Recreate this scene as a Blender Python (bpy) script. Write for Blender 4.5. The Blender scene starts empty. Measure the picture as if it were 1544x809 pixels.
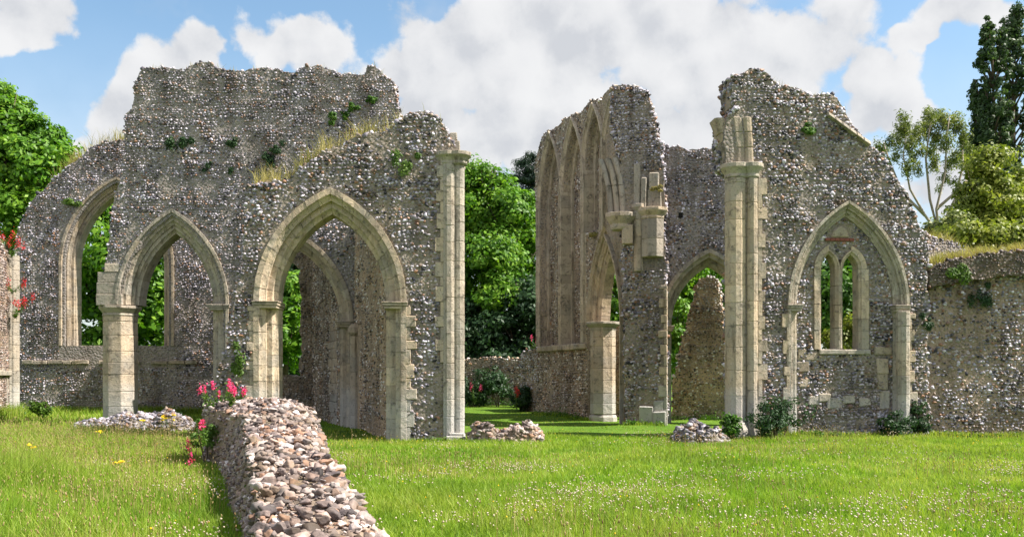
import bpy, bmesh, math, random
import numpy as np
from mathutils import Vector, Matrix, noise

# ------------------------------------------------------------------ camera, sky, sun, exposure
S = bpy.context.scene
COL = S.collection
R = math.radians
F, CX, HY, EYE = 1400.0, 772.0, 562.0, 1.65
rng = np.random.default_rng(7)
random.seed(7)

cam = bpy.data.cameras.new('camera')
camo = bpy.data.objects.new('camera', cam); COL.objects.link(camo)
camo.location = (0, 0, EYE); camo.rotation_euler = (R(90), 0, 0)
cam.sensor_width = 36.0; cam.lens = 36.0 * F / 1544.0
cam.shift_y = (HY - 404.5) / 1544.0
cam.clip_start = 0.1; cam.clip_end = 2000
S.camera = camo

S.view_settings.view_transform = 'Standard'
S.view_settings.look = 'None'
S.view_settings.exposure = 1.35
S.view_settings.gamma = 1.0

SUN_EL, SUN_AZ = R(51), R(97)           # azimuth from +Y towards +X
sd = Vector((math.cos(SUN_EL) * math.sin(SUN_AZ), math.cos(SUN_EL) * math.cos(SUN_AZ), math.sin(SUN_EL)))
sl = bpy.data.lights.new('sun', 'SUN'); sl.energy = 4.9; sl.angle = R(0.55); sl.color = (1.0, 0.94, 0.85)
so = bpy.data.objects.new('sun', sl); COL.objects.link(so)
so.rotation_euler = sd.to_track_quat('Z', 'Y').to_euler(); so.location = (20, 10, 40)

class NT:
    """tiny helper for node trees"""
    def __init__(s, tree):
        s.t = tree; tree.nodes.clear()
    def n(s, typ, inp=None, **kw):
        nd = s.t.nodes.new(typ)
        for k, v in kw.items(): setattr(nd, k, v)
        for k, v in (inp or {}).items():
            if isinstance(v, bpy.types.NodeSocket): s.t.links.new(v, nd.inputs[k])
            else: nd.inputs[k].default_value = v
        return nd
    def math(s, op, a, b=0.0, c=0.0, clamp=False):
        return s.n('ShaderNodeMath', {0: a, 1: b, 2: c}, operation=op, use_clamp=clamp).outputs[0]
    def mix(s, f, a, b, typ='MIX'):
        nd = s.n('ShaderNodeMix', {0: f, 6: a, 7: b}, data_type='RGBA', blend_type=typ)
        return nd.outputs[2]
    def ramp(s, f, stops, interp='LINEAR'):
        nd = s.n('ShaderNodeValToRGB', {0: f}); cr = nd.color_ramp; cr.interpolation = interp
        while len(cr.elements) > 1: cr.elements.remove(cr.elements[-1])
        for i, (p, c) in enumerate(stops):
            e = cr.elements[0] if i == 0 else cr.elements.new(p)
            e.position = p; e.color = (*c, 1) if len(c) == 3 else c
        return nd.outputs[0]
    def noise(s, vec, scale, detail=4, rough=0.55, dist=0.0):
        return s.n('ShaderNodeTexNoise', {'Vector': vec, 'Scale': scale, 'Detail': detail, 'Roughness': rough, 'Distortion': dist}).outputs[0]
    def smooth(s, x, a, b):
        return s.n('ShaderNodeMapRange', {0: x, 1: a, 2: b, 3: 0.0, 4: 1.0}, interpolation_type='SMOOTHSTEP').outputs[0]

def build_world():
    w = bpy.data.worlds.new('World'); S.world = w; w.use_nodes = True
    g = NT(w.node_tree)
    sky = g.n('ShaderNodeTexSky'); sky.sky_type = 'NISHITA'; sky.sun_disc = False
    sky.sun_elevation = SUN_EL; sky.sun_rotation = SUN_AZ
    sky.air_density = 1.0; sky.dust_density = 1.0; sky.ozone_density = 1.6
    d = g.n('ShaderNodeTexCoord').outputs['Generated']
    xyz = g.n('ShaderNodeSeparateXYZ', {0: d})
    az = g.math('ARCTAN2', xyz.outputs[0], xyz.outputs[1])
    el = g.math('ARCSINE', xyz.outputs[2])
    # cumulus banks, given by where they stand in the sky (azimuth, elevation, half sizes; degrees)
    def deg(px, py):
        a = math.atan((px - CX) / F)
        return a, math.atan((HY - py) / F * math.cos(a))
    banks = [(900, 60, 330, 115), (1150, 95, 210, 120), (690, 90, 160, 95), (800, 190, 200, 75), (1000, 210, 280, 75),
             (40, 20, 95, 52), (250, 115, 80, 80), (200, 190, 75, 70), (275, 75, 45, 38), (445, 68, 100, 52), (300, 72, 30, 40),
             (1425, 25, 75, 32), (1370, 60, 50, 20), (1440, 300, 90, 80), (1200, 190, 130, 90),
             (560, -70, 260, 40), (640, 170, 90, 80), (1290, 110, 60, 70), (700, 230, 120, 60), (1330, 170, 60, 40), (580, 130, 60, 60)]
    wv = g.n('ShaderNodeTexNoise', {'Vector': d, 'Scale': 9.0, 'Detail': 4.0, 'Roughness': 0.6})
    wx = g.n('ShaderNodeSeparateXYZ', {0: wv.outputs['Color']})
    azw = g.math('ADD', az, g.math('MULTIPLY', g.math('SUBTRACT', wx.outputs[0], 0.5), 0.10))
    elw = g.math('ADD', el, g.math('MULTIPLY', g.math('SUBTRACT', wx.outputs[1], 0.5), 0.09))
    field = None
    for (px, py, rx, ry) in banks:
        a0, e0 = deg(px, py); ra = rx / F; re = ry / F
        v = g.n('ShaderNodeVectorMath', {0: g.n('ShaderNodeCombineXYZ', {0: g.math('MULTIPLY_ADD', azw, 1 / ra, -a0 / ra), 1: g.math('MULTIPLY_ADD', elw, 1 / re, -e0 / re)}).outputs[0]}, operation='LENGTH').outputs['Value']
        field = v if field is None else g.n('ShaderNodeMath', {0: field, 1: v, 2: 0.3}, operation='SMOOTH_MIN').outputs[0]
    field = g.math('MULTIPLY', g.math('SUBTRACT', 1.1, field), 1.7)
    # the rest of the dome carries broken cloud, brightened below as fill light
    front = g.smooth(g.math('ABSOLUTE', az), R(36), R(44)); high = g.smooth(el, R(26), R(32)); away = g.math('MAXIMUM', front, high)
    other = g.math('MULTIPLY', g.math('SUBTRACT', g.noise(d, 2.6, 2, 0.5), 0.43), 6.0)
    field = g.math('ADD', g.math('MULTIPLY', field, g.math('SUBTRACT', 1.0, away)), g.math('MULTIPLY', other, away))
    def puffs(dv):
        puff = g.math('SUBTRACT', 0.56, g.n('ShaderNodeTexVoronoi', {'Vector': dv, 'Scale': 15.0, 'Detail': 1.0, 'Roughness': 0.6}, feature='F1').outputs['Distance'])
        fine = g.math('SUBTRACT', g.noise(dv, 11.0, 8, 0.66, 0.0), 0.5)
        return g.math('ADD', g.math('MULTIPLY', fine, 2.1), g.math('MULTIPLY', puff, 1.3))
    p0 = puffs(d); p1 = puffs(g.n('ShaderNodeVectorMath', {0: d, 1: (0.014, 0.0, 0.024)}, operation='ADD').outputs[0])
    dens = g.math('ADD', field, p0)
    mask = g.smooth(dens, 0.0, 0.42)
    wisps = g.math('MULTIPLY', g.smooth(g.noise(d, 5.0, 5, 0.66, 0.0), 0.46, 0.78), 0.45)
    mask = g.math('MAXIMUM', mask, wisps)
    low = g.math('MULTIPLY', g.math('SUBTRACT', 1.0, g.smooth(el, R(5), R(21))), 0.6)
    mask = g.math('MAXIMUM', mask, low)
    slope = g.math('SUBTRACT', p0, p1)               # towards the sun
    lit = g.smooth(slope, -0.9, 0.8)
    thick = g.smooth(dens, 0.3, 2.2)
    shade = g.math('SUBTRACT', 1.0, g.math('SUBTRACT', lit, g.math('MULTIPLY', thick, 0.36)), clamp=True)
    ccol = g.ramp(shade, [(0.0, (3.2, 3.22, 3.26)), (0.35, (2.95, 2.98, 3.05)), (0.65, (2.72, 2.77, 2.87)), (1.0, (2.3, 2.38, 2.54))])
    ccol = g.mix(away, ccol, (4.2, 4.1, 4.4, 1))        # cloud out of view, made brighter to fill the shaded walls
    cmul = g.mix(1.0, ccol, (CLOUD,) * 3 + (1,), 'MULTIPLY')
    skyc = g.mix(1.0, sky.outputs[0], SKYTINT, 'MULTIPLY')
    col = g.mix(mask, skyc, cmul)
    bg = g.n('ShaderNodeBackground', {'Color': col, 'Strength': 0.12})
    o = g.n('ShaderNodeOutputWorld'); g.t.links.new(bg.outputs[0], o.inputs[0])
CLOUD = 0.93
SKYTINT = (0.66, 0.72, 0.68, 1)
build_world()

# ------------------------------------------------------------------ general helpers
def tag(o, label=None, cat=None, group=None, kind=None):
    if label: o['label'] = label
    if cat: o['category'] = cat
    if group: o['group'] = group
    if kind: o['kind'] = kind
    return o

def empty(name, loc, rz=0.0):
    o = bpy.data.objects.new(name, None); COL.objects.link(o)
    o.location = loc; o.rotation_euler = (0, 0, rz); o.empty_display_size = 0.3
    return o

def link_mesh(name, me, mat, parent=None, smooth=False):
    o = bpy.data.objects.new(name, me); COL.objects.link(o)
    if mat: me.materials.append(mat)
    if parent: o.parent = parent
    if smooth: me.shade_smooth()
    return o

def np_mesh(name, V, faces_list):
    """V (n,3); faces_list: list of (m,k) int arrays, k corners each"""
    me = bpy.data.meshes.new(name)
    V = np.ascontiguousarray(V, dtype=np.float32)
    me.vertices.add(len(V)); me.vertices.foreach_set('co', V.ravel())
    loops = np.concatenate([f.ravel() for f in faces_list]).astype(np.int32)
    tot = np.concatenate([np.full(len(f), f.shape[1], np.int32) for f in faces_list])
    start = np.zeros(len(tot), np.int32); start[1:] = np.cumsum(tot)[:-1]
    me.loops.add(len(loops)); me.loops.foreach_set('vertex_index', loops)
    me.polygons.add(len(tot)); me.polygons.foreach_set('loop_start', start)
    me.update(calc_edges=True)
    return me

class MB:
    """collects pieces and links them as ONE mesh object"""
    def __init__(s): s.v = []; s.f = []
    def add(s, verts, faces):
        b = len(s.v); s.v += [tuple(p) for p in verts]; s.f += [[i + b for i in fc] for fc in faces]
    def loft(s, rings, close=True):
        n = len(rings[0]); V = [p for r in rings for p in r]; Fc = []
        for k in range(len(rings) - 1):
            for i in range(n):
                j = (i + 1) % n
                Fc.append([k * n + i, k * n + j, (k + 1) * n + j, (k + 1) * n + i])
        if close:
            Fc.append(list(range(n))[::-1]); Fc.append([(len(rings) - 1) * n + i for i in range(n)])
        s.add(V, Fc)
    def box(s, x0, x1, y0, y1, z0, z1, j=0.0):
        q = lambda: random.uniform(-j, j)
        b = [(x0 + q(), y0 + q(), z0 + q()), (x1 + q(), y0 + q(), z0 + q()), (x1 + q(), y1 + q(), z0 + q()), (x0 + q(), y1 + q(), z0 + q())]
        t = [(x0 + q(), y0 + q(), z1 + q()), (x1 + q(), y0 + q(), z1 + q()), (x1 + q(), y1 + q(), z1 + q()), (x0 + q(), y1 + q(), z1 + q())]
        s.loft([b, t])
    def ngon(s, cx, cy, prof, n=8, rot=None, sx=1.0, sy=1.0):
        rot = math.pi / n if rot is None else rot
        rings = [[(cx + r * sx * math.cos(rot + 2 * math.pi * i / n), cy + r * sy * math.sin(rot + 2 * math.pi * i / n), z) for i in range(n)] for r, z in prof]
        s.loft(rings)
    def drums(s, cx, cy, r, z0, z1, h=0.32, n=8, rot=None, gap=0.006, sx=1.0, sy=1.0):
        z = z0
        while z < z1 - 0.02:
            hh = min(h * random.uniform(0.8, 1.25), z1 - z)
            if z1 - z - hh < 0.12: hh = z1 - z
            e = random.uniform(-0.003, 0.003)
            s.ngon(cx + random.uniform(-.002, .002), cy + random.uniform(-.002, .002), [(r + e, z + gap * .6), (r + e, z + hh - gap * .6)], n, rot, sx, sy)
            z += hh
        s.ngon(cx, cy, [(r - 0.015, z0), (r - 0.015, z1)], n, rot, sx, sy)
    def tube(s, pts, rad, n=7):
        rings = []
        P = [Vector(p) for p in pts]
        for i, p in enumerate(P):
            t = (P[min(i + 1, len(P) - 1)] - P[max(i - 1, 0)]).normalized()
            a = t.orthogonal().normalized() if abs(t.z) > 0.98 else Vector((0, 0, 1)).cross(t).normalized()
            b = t.cross(a)
            r = rad[i] if hasattr(rad, '__len__') else rad
            rings.append([tuple(p + a * (r * math.cos(2 * math.pi * k / n)) + b * (r * math.sin(2 * math.pi * k / n))) for k in range(n)])
        s.loft(rings)
    def build(s, name, mat, parent=None, smooth=False, bevel=0.0):
        wear = 0.004 if mat.name.endswith('limestone') else 0.0
        me = bpy.data.meshes.new(name); me.from_pydata([(p[0] + random.uniform(-wear, wear), p[1] + random.uniform(-wear, wear), p[2] + random.uniform(-wear, wear)) for p in s.v], [], s.f)
        bm = bmesh.new(); bm.from_mesh(me); bmesh.ops.recalc_face_normals(bm, faces=bm.faces); bm.to_mesh(me); bm.free()
        o = link_mesh(name, me, mat, parent, smooth)
        if bevel:
            m = o.modifiers.new('bevel', 'BEVEL'); m.width = bevel; m.segments = 1; m.limit_method = 'ANGLE'; m.angle_limit = R(40)
        return o

def ground_z(x, y):
    x = np.asarray(x, float); y = np.asarray(y, float)
    t = np.clip((-x - 6.0) / 6.0, 0, 1); t = t * t * (3 - 2 * t)
    k = np.clip((y - 15.0) / 10.0, 0, 1)
    return 0.07 * t * k + 0.035 * np.sin(x * 0.8 + 1.3) * np.cos(y * 0.55) + 0.02 * np.sin(x * 1.9 - y * 1.3)

def world_at(px, py, d):
    return Vector(((px - CX) / F * d, d, EYE + (HY - py) / F * d))

def pn(x, y, s, o=0.0):
    return np.array([noise.noise(Vector((a * s + o, b * s, o))) for a, b in zip(x, y)])

def in_poly(pts, poly):
    x, y = pts[:, 0], pts[:, 1]; c = np.zeros(len(pts), bool); n = len(poly); j = n - 1
    for i in range(n):
        xi, yi = poly[i]; xj, yj = poly[j]
        if yi != yj:
            c ^= ((yi > y) != (yj > y)) & (x < (xj - xi) * (y - yi) / (yj - yi) + xi)
        j = i
    return c

def edge_dist(pts, poly):
    d = np.full(len(pts), 1e9)
    for i in range(len(poly)):
        a = np.array(poly[i]); b = np.array(poly[(i + 1) % len(poly)]); ab = b - a
        L = (ab ** 2).sum() + 1e-12
        t = np.clip(((pts - a) @ ab) / L, 0, 1)
        d = np.minimum(d, np.hypot(*(pts - a - t[:, None] * ab).T))
    return d

# ------------------------------------------------------------------ materials
def new_mat(name):
    m = bpy.data.materials.new(name); m.use_nodes = True
    return m, NT(m.node_tree)

def finish(g, color, rough=0.9, bump=None, bstr=0.5, bdist=0.02, spec=0.3, trans=None):
    kw = {'Base Color': color, 'Roughness': rough, 'Specular IOR Level': spec}
    p = g.n('ShaderNodeBsdfPrincipled', kw)
    if bump is not None:
        b = g.n('ShaderNodeBump', {'Height': bump, 'Strength': bstr, 'Distance': bdist}); g.t.links.new(b.outputs[0], p.inputs['Normal'])
    out = p.outputs[0]
    if trans is not None:
        t = g.n('ShaderNodeBsdfTranslucent', {'Color': trans[1]})
        out = g.n('ShaderNodeMixShader', {0: trans[0], 1: out, 2: t.outputs[0]}).outputs[0]
    o = g.n('ShaderNodeOutputMaterial'); g.t.links.new(out, o.inputs[0])

def mat_mortar(name, c1, c2, moss=(0.07, 0.065, 0.03), mossy=0.35):
    m, g = new_mat(name); co = g.n('ShaderNodeTexCoord').outputs['Object']
    n1 = g.noise(co, 1.1, 5); n2 = g.noise(co, 14, 6, 0.7); n3 = g.noise(co, 0.7, 6, 0.6)
    c = g.mix(g.smooth(n1, 0.35, 0.65), (*c1, 1), (*c2, 1))
    vor = g.n('ShaderNodeTexVoronoi', {'Vector': co, 'Scale': 13.0, 'Randomness': 1.0})
    cell = g.n('ShaderNodeSeparateColor', {0: vor.outputs['Color']}).outputs[0]
    pebble = g.ramp(cell, [(0, (0.10, 0.10, 0.11)), (0.3, (0.2, 0.17, 0.14)), (0.55, (0.30, 0.27, 0.24)), (0.75, (0.16, 0.11, 0.08)), (0.9, (0.42, 0.40, 0.37))], 'CONSTANT')
    c = g.mix(g.math('MULTIPLY', g.math('SUBTRACT', 1.0, g.smooth(vor.outputs['Distance'], 0.25, 0.5)), 0.6), c, pebble)
    c = g.mix(g.math('MULTIPLY', g.smooth(n3, 0.52, 0.7), mossy), c, (*moss, 1))
    c = g.mix(0.7, c, g.ramp(n2, [(0.25, (0.55,) * 3), (0.75, (1.25,) * 3)]), 'MULTIPLY')
    st = g.n('ShaderNodeMapping', {'Vector': co, 'Scale': (1.3, 1.3, 0.28)}).outputs[0]
    c = g.mix(.7, c, g.ramp(g.noise(st, 1.5, 6, 0.62), [(0.34, (0.55, 0.52, 0.48)), (0.5, (1.0,) * 3), (0.68, (1.25, 1.22, 1.18))]), 'MULTIPLY')
    h = g.math('ADD', n2, g.math('MULTIPLY', vor.outputs['Distance'], -1.2))
    finish(g, c, 0.95, h, 0.9, 0.05)
    return m

def mat_flint(name, stops, tint=(1, 1, 1), stain=(0.09, 0.07, 0.04), stained=0.45, rough=0.55):
    m, g = new_mat(name); co = g.n('ShaderNodeTexCoord').outputs['Object']
    ri = g.n('ShaderNodeNewGeometry').outputs['Random Per Island']
    c = g.ramp(ri, stops, 'CONSTANT')
    n1 = g.noise(co, 22, 5, 0.65); n2 = g.noise(co, 0.9, 6, 0.6); n3 = g.noise(co, 2.3, 5, 0.6)
    r2 = g.math('FRACT', g.math('MULTIPLY', ri, 57.31))
    c = g.mix(1.0, c, g.ramp(r2, [(0, (0.72, 0.7, 0.68)), (1, (1.3, 1.28, 1.26))]), 'MULTIPLY')
    c = g.mix(0.8, c, g.ramp(n1, [(0.3, (0.55,) * 3), (0.7, (1.35,) * 3)]), 'MULTIPLY')
    c = g.mix(g.math('MULTIPLY', g.smooth(n2, 0.5, 0.72), stained), c, (*stain, 1))
    c = g.mix(0.6, c, g.ramp(n3, [(0.3, (0.75,) * 3), (0.7, (1.15,) * 3)]), 'MULTIPLY')
    lich = g.math('MULTIPLY', g.smooth(g.noise(co, 1.25, 7, 0.68, 0.4), 0.55, 0.68), 0.55)
    c = g.mix(lich, c, (0.26, 0.185, 0.085, 1)); c = g.mix(g.math('MULTIPLY', g.smooth(g.noise(co, .55, 6, 0.62, 0.2), 0.54, 0.66), 0.38), c, (0.33, 0.31, 0.28, 1))
    st = g.n('ShaderNodeMapping', {'Vector': co, 'Scale': (1.3, 1.3, 0.28)}).outputs[0]
    streak = g.noise(st, 1.5, 6, 0.62); band = g.noise(g.n('ShaderNodeMapping', {'Vector': co, 'Scale': (0.25, 0.25, 2.4)}).outputs[0], 1.0, 5, 0.6)
    c = g.mix(.85, c, g.ramp(streak, [(0.34, (0.46, 0.42, 0.39)), (0.5, (1.0,) * 3), (0.68, (1.3, 1.28, 1.28))]), 'MULTIPLY')
    c = g.mix(.6, c, g.ramp(band, [(0.35, (0.7, 0.66, 0.62)), (0.55, (1.05,) * 3)]), 'MULTIPLY')
    c = g.mix(1.0, c, (*tint, 1), 'MULTIPLY')
    finish(g, c, rough, n1, 0.5, 0.02, 0.4)
    return m

FL = [(0.0, (0.03, 0.03, 0.036)), (0.10, (0.095, 0.095, 0.11)), (0.18, (0.19, 0.19, 0.215)), (0.32, (0.30, 0.295, 0.315)), (0.47, (0.46, 0.455, 0.475)),
      (0.64, (0.55, 0.545, 0.565)), (0.75, (0.2, 0.14, 0.095)), (0.84, (0.31, 0.18, 0.10)), (0.90, (0.40, 0.33, 0.24)), (0.96, (0.64, 0.63, 0.65))]
FLW = [(0.0, (0.06, 0.05, 0.045)), (0.12, (0.16, 0.13, 0.11)), (0.30, (0.29, 0.23, 0.18)), (0.50, (0.38, 0.29, 0.21)), (0.66, (0.3, 0.18, 0.10)), (0.78, (0.5, 0.45, 0.4)), (0.91, (0.66, 0.63, 0.6))]
FLP = [(0.0, (0.07, 0.06, 0.062)), (0.12, (0.16, 0.135, 0.13)), (0.28, (0.26, 0.215, 0.20)), (0.48, (0.37, 0.29, 0.25)), (0.64, (0.30, 0.19, 0.13)), (0.76, (0.46, 0.41, 0.39)), (0.9, (0.60, 0.57, 0.56))]

def mat_ashlar(name, base, alt, grey=(0.30, 0.29, 0.26), greyed=0.5):
    m, g = new_mat(name); co = g.n('ShaderNodeTexCoord').outputs['Object']
    ri = g.n('ShaderNodeNewGeometry').outputs['Random Per Island']
    c = g.mix(ri, (*base, 1), (*alt, 1))
    n1 = g.noise(co, 1.3, 7, 0.62); n2 = g.noise(co, 34, 5, 0.7); n3 = g.noise(co, 5.5, 7, 0.65, 0.5)
    c = g.mix(g.math('MULTIPLY', g.smooth(n1, 0.42, 0.66), greyed), c, (*grey, 1))
    c = g.mix(g.math('MULTIPLY', g.smooth(n3, 0.51, 0.68), 0.7), c, (0.12, 0.105, 0.085, 1))
    r2 = g.math('FRACT', g.math('MULTIPLY', ri, 31.7))
    c = g.mix(0.8, c, g.ramp(r2, [(0, (0.78,) * 3), (1, (1.14,) * 3)]), 'MULTIPLY')
    c = g.mix(0.6, c, g.ramp(n2, [(0.3, (0.7,) * 3), (0.7, (1.15,) * 3)]), 'MULTIPLY')
    st = g.n('ShaderNodeMapping', {'Vector': co, 'Scale': (3.0, 3.0, 0.35)}).outputs[0]
    streak = g.noise(st, 1.6, 7, 0.66)
    c = g.mix(.9, c, g.ramp(streak, [(0.30, (0.38, 0.35, 0.31)), (0.43, (0.97, 0.95, 0.93)), (0.66, (1.14, 1.12, 1.1))]), 'MULTIPLY')
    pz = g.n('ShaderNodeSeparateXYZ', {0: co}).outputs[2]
    grey_low = g.math('MULTIPLY', g.math('SUBTRACT', 1.0, g.smooth(g.math('ADD', pz, g.math('MULTIPLY', g.math('SUBTRACT', n1, 0.5), 2.2)), 0.7, 1.5)), 0.55)
    c = g.mix(grey_low, c, (0.42, 0.42, 0.41, 1))           # greyer towards the bottom, with a ragged upper edge
    pits = g.smooth(g.noise(co, 16, 4, 0.7), 0.60, 0.68)
    c = g.mix(g.math('MULTIPLY', pits, 0.6), c, (0.09, 0.08, 0.065, 1))
    n3 = g.math('SUBTRACT', n3, g.math('MULTIPLY', pits, 0.35))
    h = g.math('ADD', g.math('MULTIPLY', n2, 0.35), n3)
    finish(g, c, 0.92, h, 0.8, 0.05, 0.2)
    return m

def mat_leaf(name, dark, mid, light, trans=0.35, rough=0.5):
    m, g = new_mat(name); co = g.n('ShaderNodeTexCoord').outputs['Object']
    ri = g.n('ShaderNodeNewGeometry').outputs['Random Per Island']
    n1 = g.noise(co, 0.55, 4, 0.6)
    f = g.math('ADD', g.math('MULTIPLY', ri, 0.6), g.math('MULTIPLY', g.smooth(n1, 0.3, 0.7), 0.4))
    c = g.ramp(f, [(0.0, dark), (0.5, mid), (1.0, light)])
    tr = g.mix(1.0, c, (1.3, 1.5, 0.6, 1), 'MULTIPLY')
    finish(g, c, rough, None, spec=0.25, trans=(trans, tr))
    return m

def mat_plain(name, c, rough=0.8, var=0.3, scale=9.0):
    m, g = new_mat(name); co = g.n('ShaderNodeTexCoord').outputs['Object']
    n1 = g.noise(co, scale, 6, 0.65)
    col = g.mix(1.0, (*c, 1), g.ramp(n1, [(0.3, (1 - var,) * 3), (0.7, (1 + var,) * 3)]), 'MULTIPLY')
    finish(g, col, rough, n1, 0.5, 0.02)
    return m

M = {}
M['mortar'] = mat_mortar('flint_mortar', (0.30, 0.245, 0.185), (0.235, 0.205, 0.175))
M['mortar_warm'] = mat_mortar('warm_mortar', (0.38, 0.305, 0.215), (0.30, 0.25, 0.19), mossy=0.25)
M['plaster'] = mat_mortar('peach_plaster', (0.50, 0.36, 0.24), (0.40, 0.31, 0.22), mossy=0.1)
M['mortar_grey'] = mat_mortar('grey_mortar', (0.33, 0.285, 0.25), (0.25, 0.225, 0.205), mossy=0.3)
M['mortar_pale'] = mat_mortar('pale_mortar', (0.36, 0.27, 0.20), (0.28, 0.215, 0.16), moss=(0.16, 0.12, 0.04), mossy=0.45)
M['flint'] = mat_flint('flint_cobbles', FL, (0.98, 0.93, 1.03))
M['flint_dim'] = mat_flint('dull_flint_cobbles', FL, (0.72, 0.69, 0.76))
M['flint_grey'] = mat_flint('grey_flint_cobbles', FL, (0.96, 0.91, 1.01), stained=0.35)
M['flint_warm'] = mat_flint('brown_flint_cobbles', FLW, (1.08, 1.1, 1.14), stained=0.2)
M['flint_pale'] = mat_flint('pale_flint_cobbles', FLP, (0.84, 0.79, 0.775), stain=(0.13, 0.09, 0.035), stained=0.6, rough=0.75)
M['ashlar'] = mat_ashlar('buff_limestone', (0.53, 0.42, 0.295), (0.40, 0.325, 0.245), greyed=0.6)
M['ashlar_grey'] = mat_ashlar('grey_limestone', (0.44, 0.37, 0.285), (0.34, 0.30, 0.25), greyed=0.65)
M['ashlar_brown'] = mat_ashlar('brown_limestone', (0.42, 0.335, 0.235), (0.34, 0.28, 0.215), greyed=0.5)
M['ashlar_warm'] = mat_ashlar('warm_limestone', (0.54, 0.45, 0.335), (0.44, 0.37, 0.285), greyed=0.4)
M['brick'] = mat_plain('red_tile', (0.20, 0.07, 0.05), 0.85, 0.4, 30)
M['bark'] = mat_plain('bark', (0.10, 0.075, 0.055), 0.95, 0.4)
M['bark_pale'] = mat_plain('pale_bark', (0.30, 0.25, 0.20), 0.9, 0.35)
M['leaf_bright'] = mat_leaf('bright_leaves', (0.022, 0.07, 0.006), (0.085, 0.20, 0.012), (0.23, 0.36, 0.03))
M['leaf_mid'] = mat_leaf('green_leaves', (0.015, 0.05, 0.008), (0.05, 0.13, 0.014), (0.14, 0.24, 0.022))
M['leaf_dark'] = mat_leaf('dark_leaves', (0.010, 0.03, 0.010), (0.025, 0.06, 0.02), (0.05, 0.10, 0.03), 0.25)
M['leaf_poplar'] = mat_leaf('poplar_leaves', (0.022, 0.045, 0.02), (0.05, 0.085, 0.035), (0.13, 0.18, 0.08), 0.25)
M['leaf_olive'] = mat_leaf('olive_leaves', (0.06, 0.085, 0.03), (0.14, 0.17, 0.05), (0.28, 0.28, 0.08), 0.3)
M['leaf_yellow'] = mat_leaf('yellow_green_leaves', (0.07, 0.10, 0.02), (0.18, 0.21, 0.035), (0.34, 0.34, 0.06), 0.35)
M['needle'] = mat_leaf('conifer_needles', (0.010, 0.022, 0.014), (0.018, 0.04, 0.022), (0.03, 0.055, 0.03), 0.1)
M['dry_grass'] = mat_leaf('dry_grass', (0.12, 0.14, 0.03), (0.30, 0.25, 0.09), (0.46, 0.37, 0.16), 0.35)
M['weed'] = mat_leaf('weed_leaves', (0.03, 0.07, 0.012), (0.08, 0.15, 0.02), (0.15, 0.22, 0.04), 0.3)
M['pink'] = mat_leaf('pink_petals', (0.62, 0.03, 0.15), (0.78, 0.06, 0.24), (0.85, 0.16, 0.34), 0.3)
M['red'] = mat_leaf('red_petals', (0.45, 0.012, 0.02), (0.6, 0.02, 0.035), (0.7, 0.04, 0.06), 0.3)
M['yellow'] = mat_leaf('yellow_petals', (0.6, 0.40, 0.01), (0.75, 0.52, 0.02), (0.8, 0.62, 0.04), 0.3)
M['clover'] = mat_leaf('clover_heads', (0.34, 0.27, 0.17), (0.52, 0.44, 0.33), (0.68, 0.58, 0.5), 0.2)
M['seed'] = mat_leaf('seed_heads', (0.15, 0.09, 0.035), (0.32, 0.23, 0.10), (0.46, 0.36, 0.19), 0.2)

# ------------------------------------------------------------------ flint cobbles
def proto_stones(sub, count, amp):
    out = []
    for k in range(count):
        bm = bmesh.new(); bmesh.ops.create_icosphere(bm, subdivisions=sub, radius=1.0)
        off = Vector((k * 7.3, k * 3.1, k * 1.7))
        rf = random.Random(k * 11 + sub); facets = [Vector((rf.gauss(0, 1), rf.gauss(0, 1), rf.gauss(0, 1))).normalized() for _ in range(7)]
        for v in bm.verts:
            n = noise.noise(v.co * 1.3 + off) * amp + noise.noise(v.co * 2.9 + off) * amp * 0.45
            v.co = v.co * (1 + n)
            for f_ in facets:                        # knapped, flat broken sides
                q = v.co.dot(f_) - (.62 + .16 * noise.noise(f_ * 5 + off))
                if q > 0: v.co = v.co - f_ * q
        V = np.array([v.co[:] for v in bm.verts]); Fc = np.array([[v.index for v in f.verts] for f in bm.faces])
        bm.free(); out.append((V, Fc))
    return out
P_LOW, P_MID, P_HI = proto_stones(1, 14, 0.42), proto_stones(2, 16, 0.55), proto_stones(3, 22, 0.5)

def stones_mesh(name, protos, pos, size, rot):
    """pos (n,3); size (n,3); rot (n,3) euler-ish small rotations"""
    n = len(pos); k = rng.integers(0, len(protos), n); Vs = []; Fs = []; b = 0
    cx, sx = np.cos(rot[:, 0]), np.sin(rot[:, 0]); cy, sy = np.cos(rot[:, 1]), np.sin(rot[:, 1]); cz, sz = np.cos(rot[:, 2]), np.sin(rot[:, 2])
    Rm = np.zeros((n, 3, 3))
    Rm[:, 0, 0] = cy * cz; Rm[:, 0, 1] = sx * sy * cz - cx * sz; Rm[:, 0, 2] = cx * sy * cz + sx * sz
    Rm[:, 1, 0] = cy * sz; Rm[:, 1, 1] = sx * sy * sz + cx * cz; Rm[:, 1, 2] = cx * sy * sz - sx * cz
    Rm[:, 2, 0] = -sy; Rm[:, 2, 1] = sx * cy; Rm[:, 2, 2] = cx * cy
    for i, (V, Fc) in enumerate(protos):
        s = np.where(k == i)[0]
        if not len(s): continue
        W = V[None] * size[s][:, None, :]
        W = np.einsum('nij,nvj->nvi', Rm[s], W) + pos[s][:, None, :]
        Vs.append(W.reshape(-1, 3)); Fs.append((Fc[None] + (np.arange(len(s)) * len(V))[:, None, None] + b).reshape(-1, 3)); b += len(s) * len(V)
    return np_mesh(name, np.concatenate(Vs), [np.concatenate(Fs)])

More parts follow.
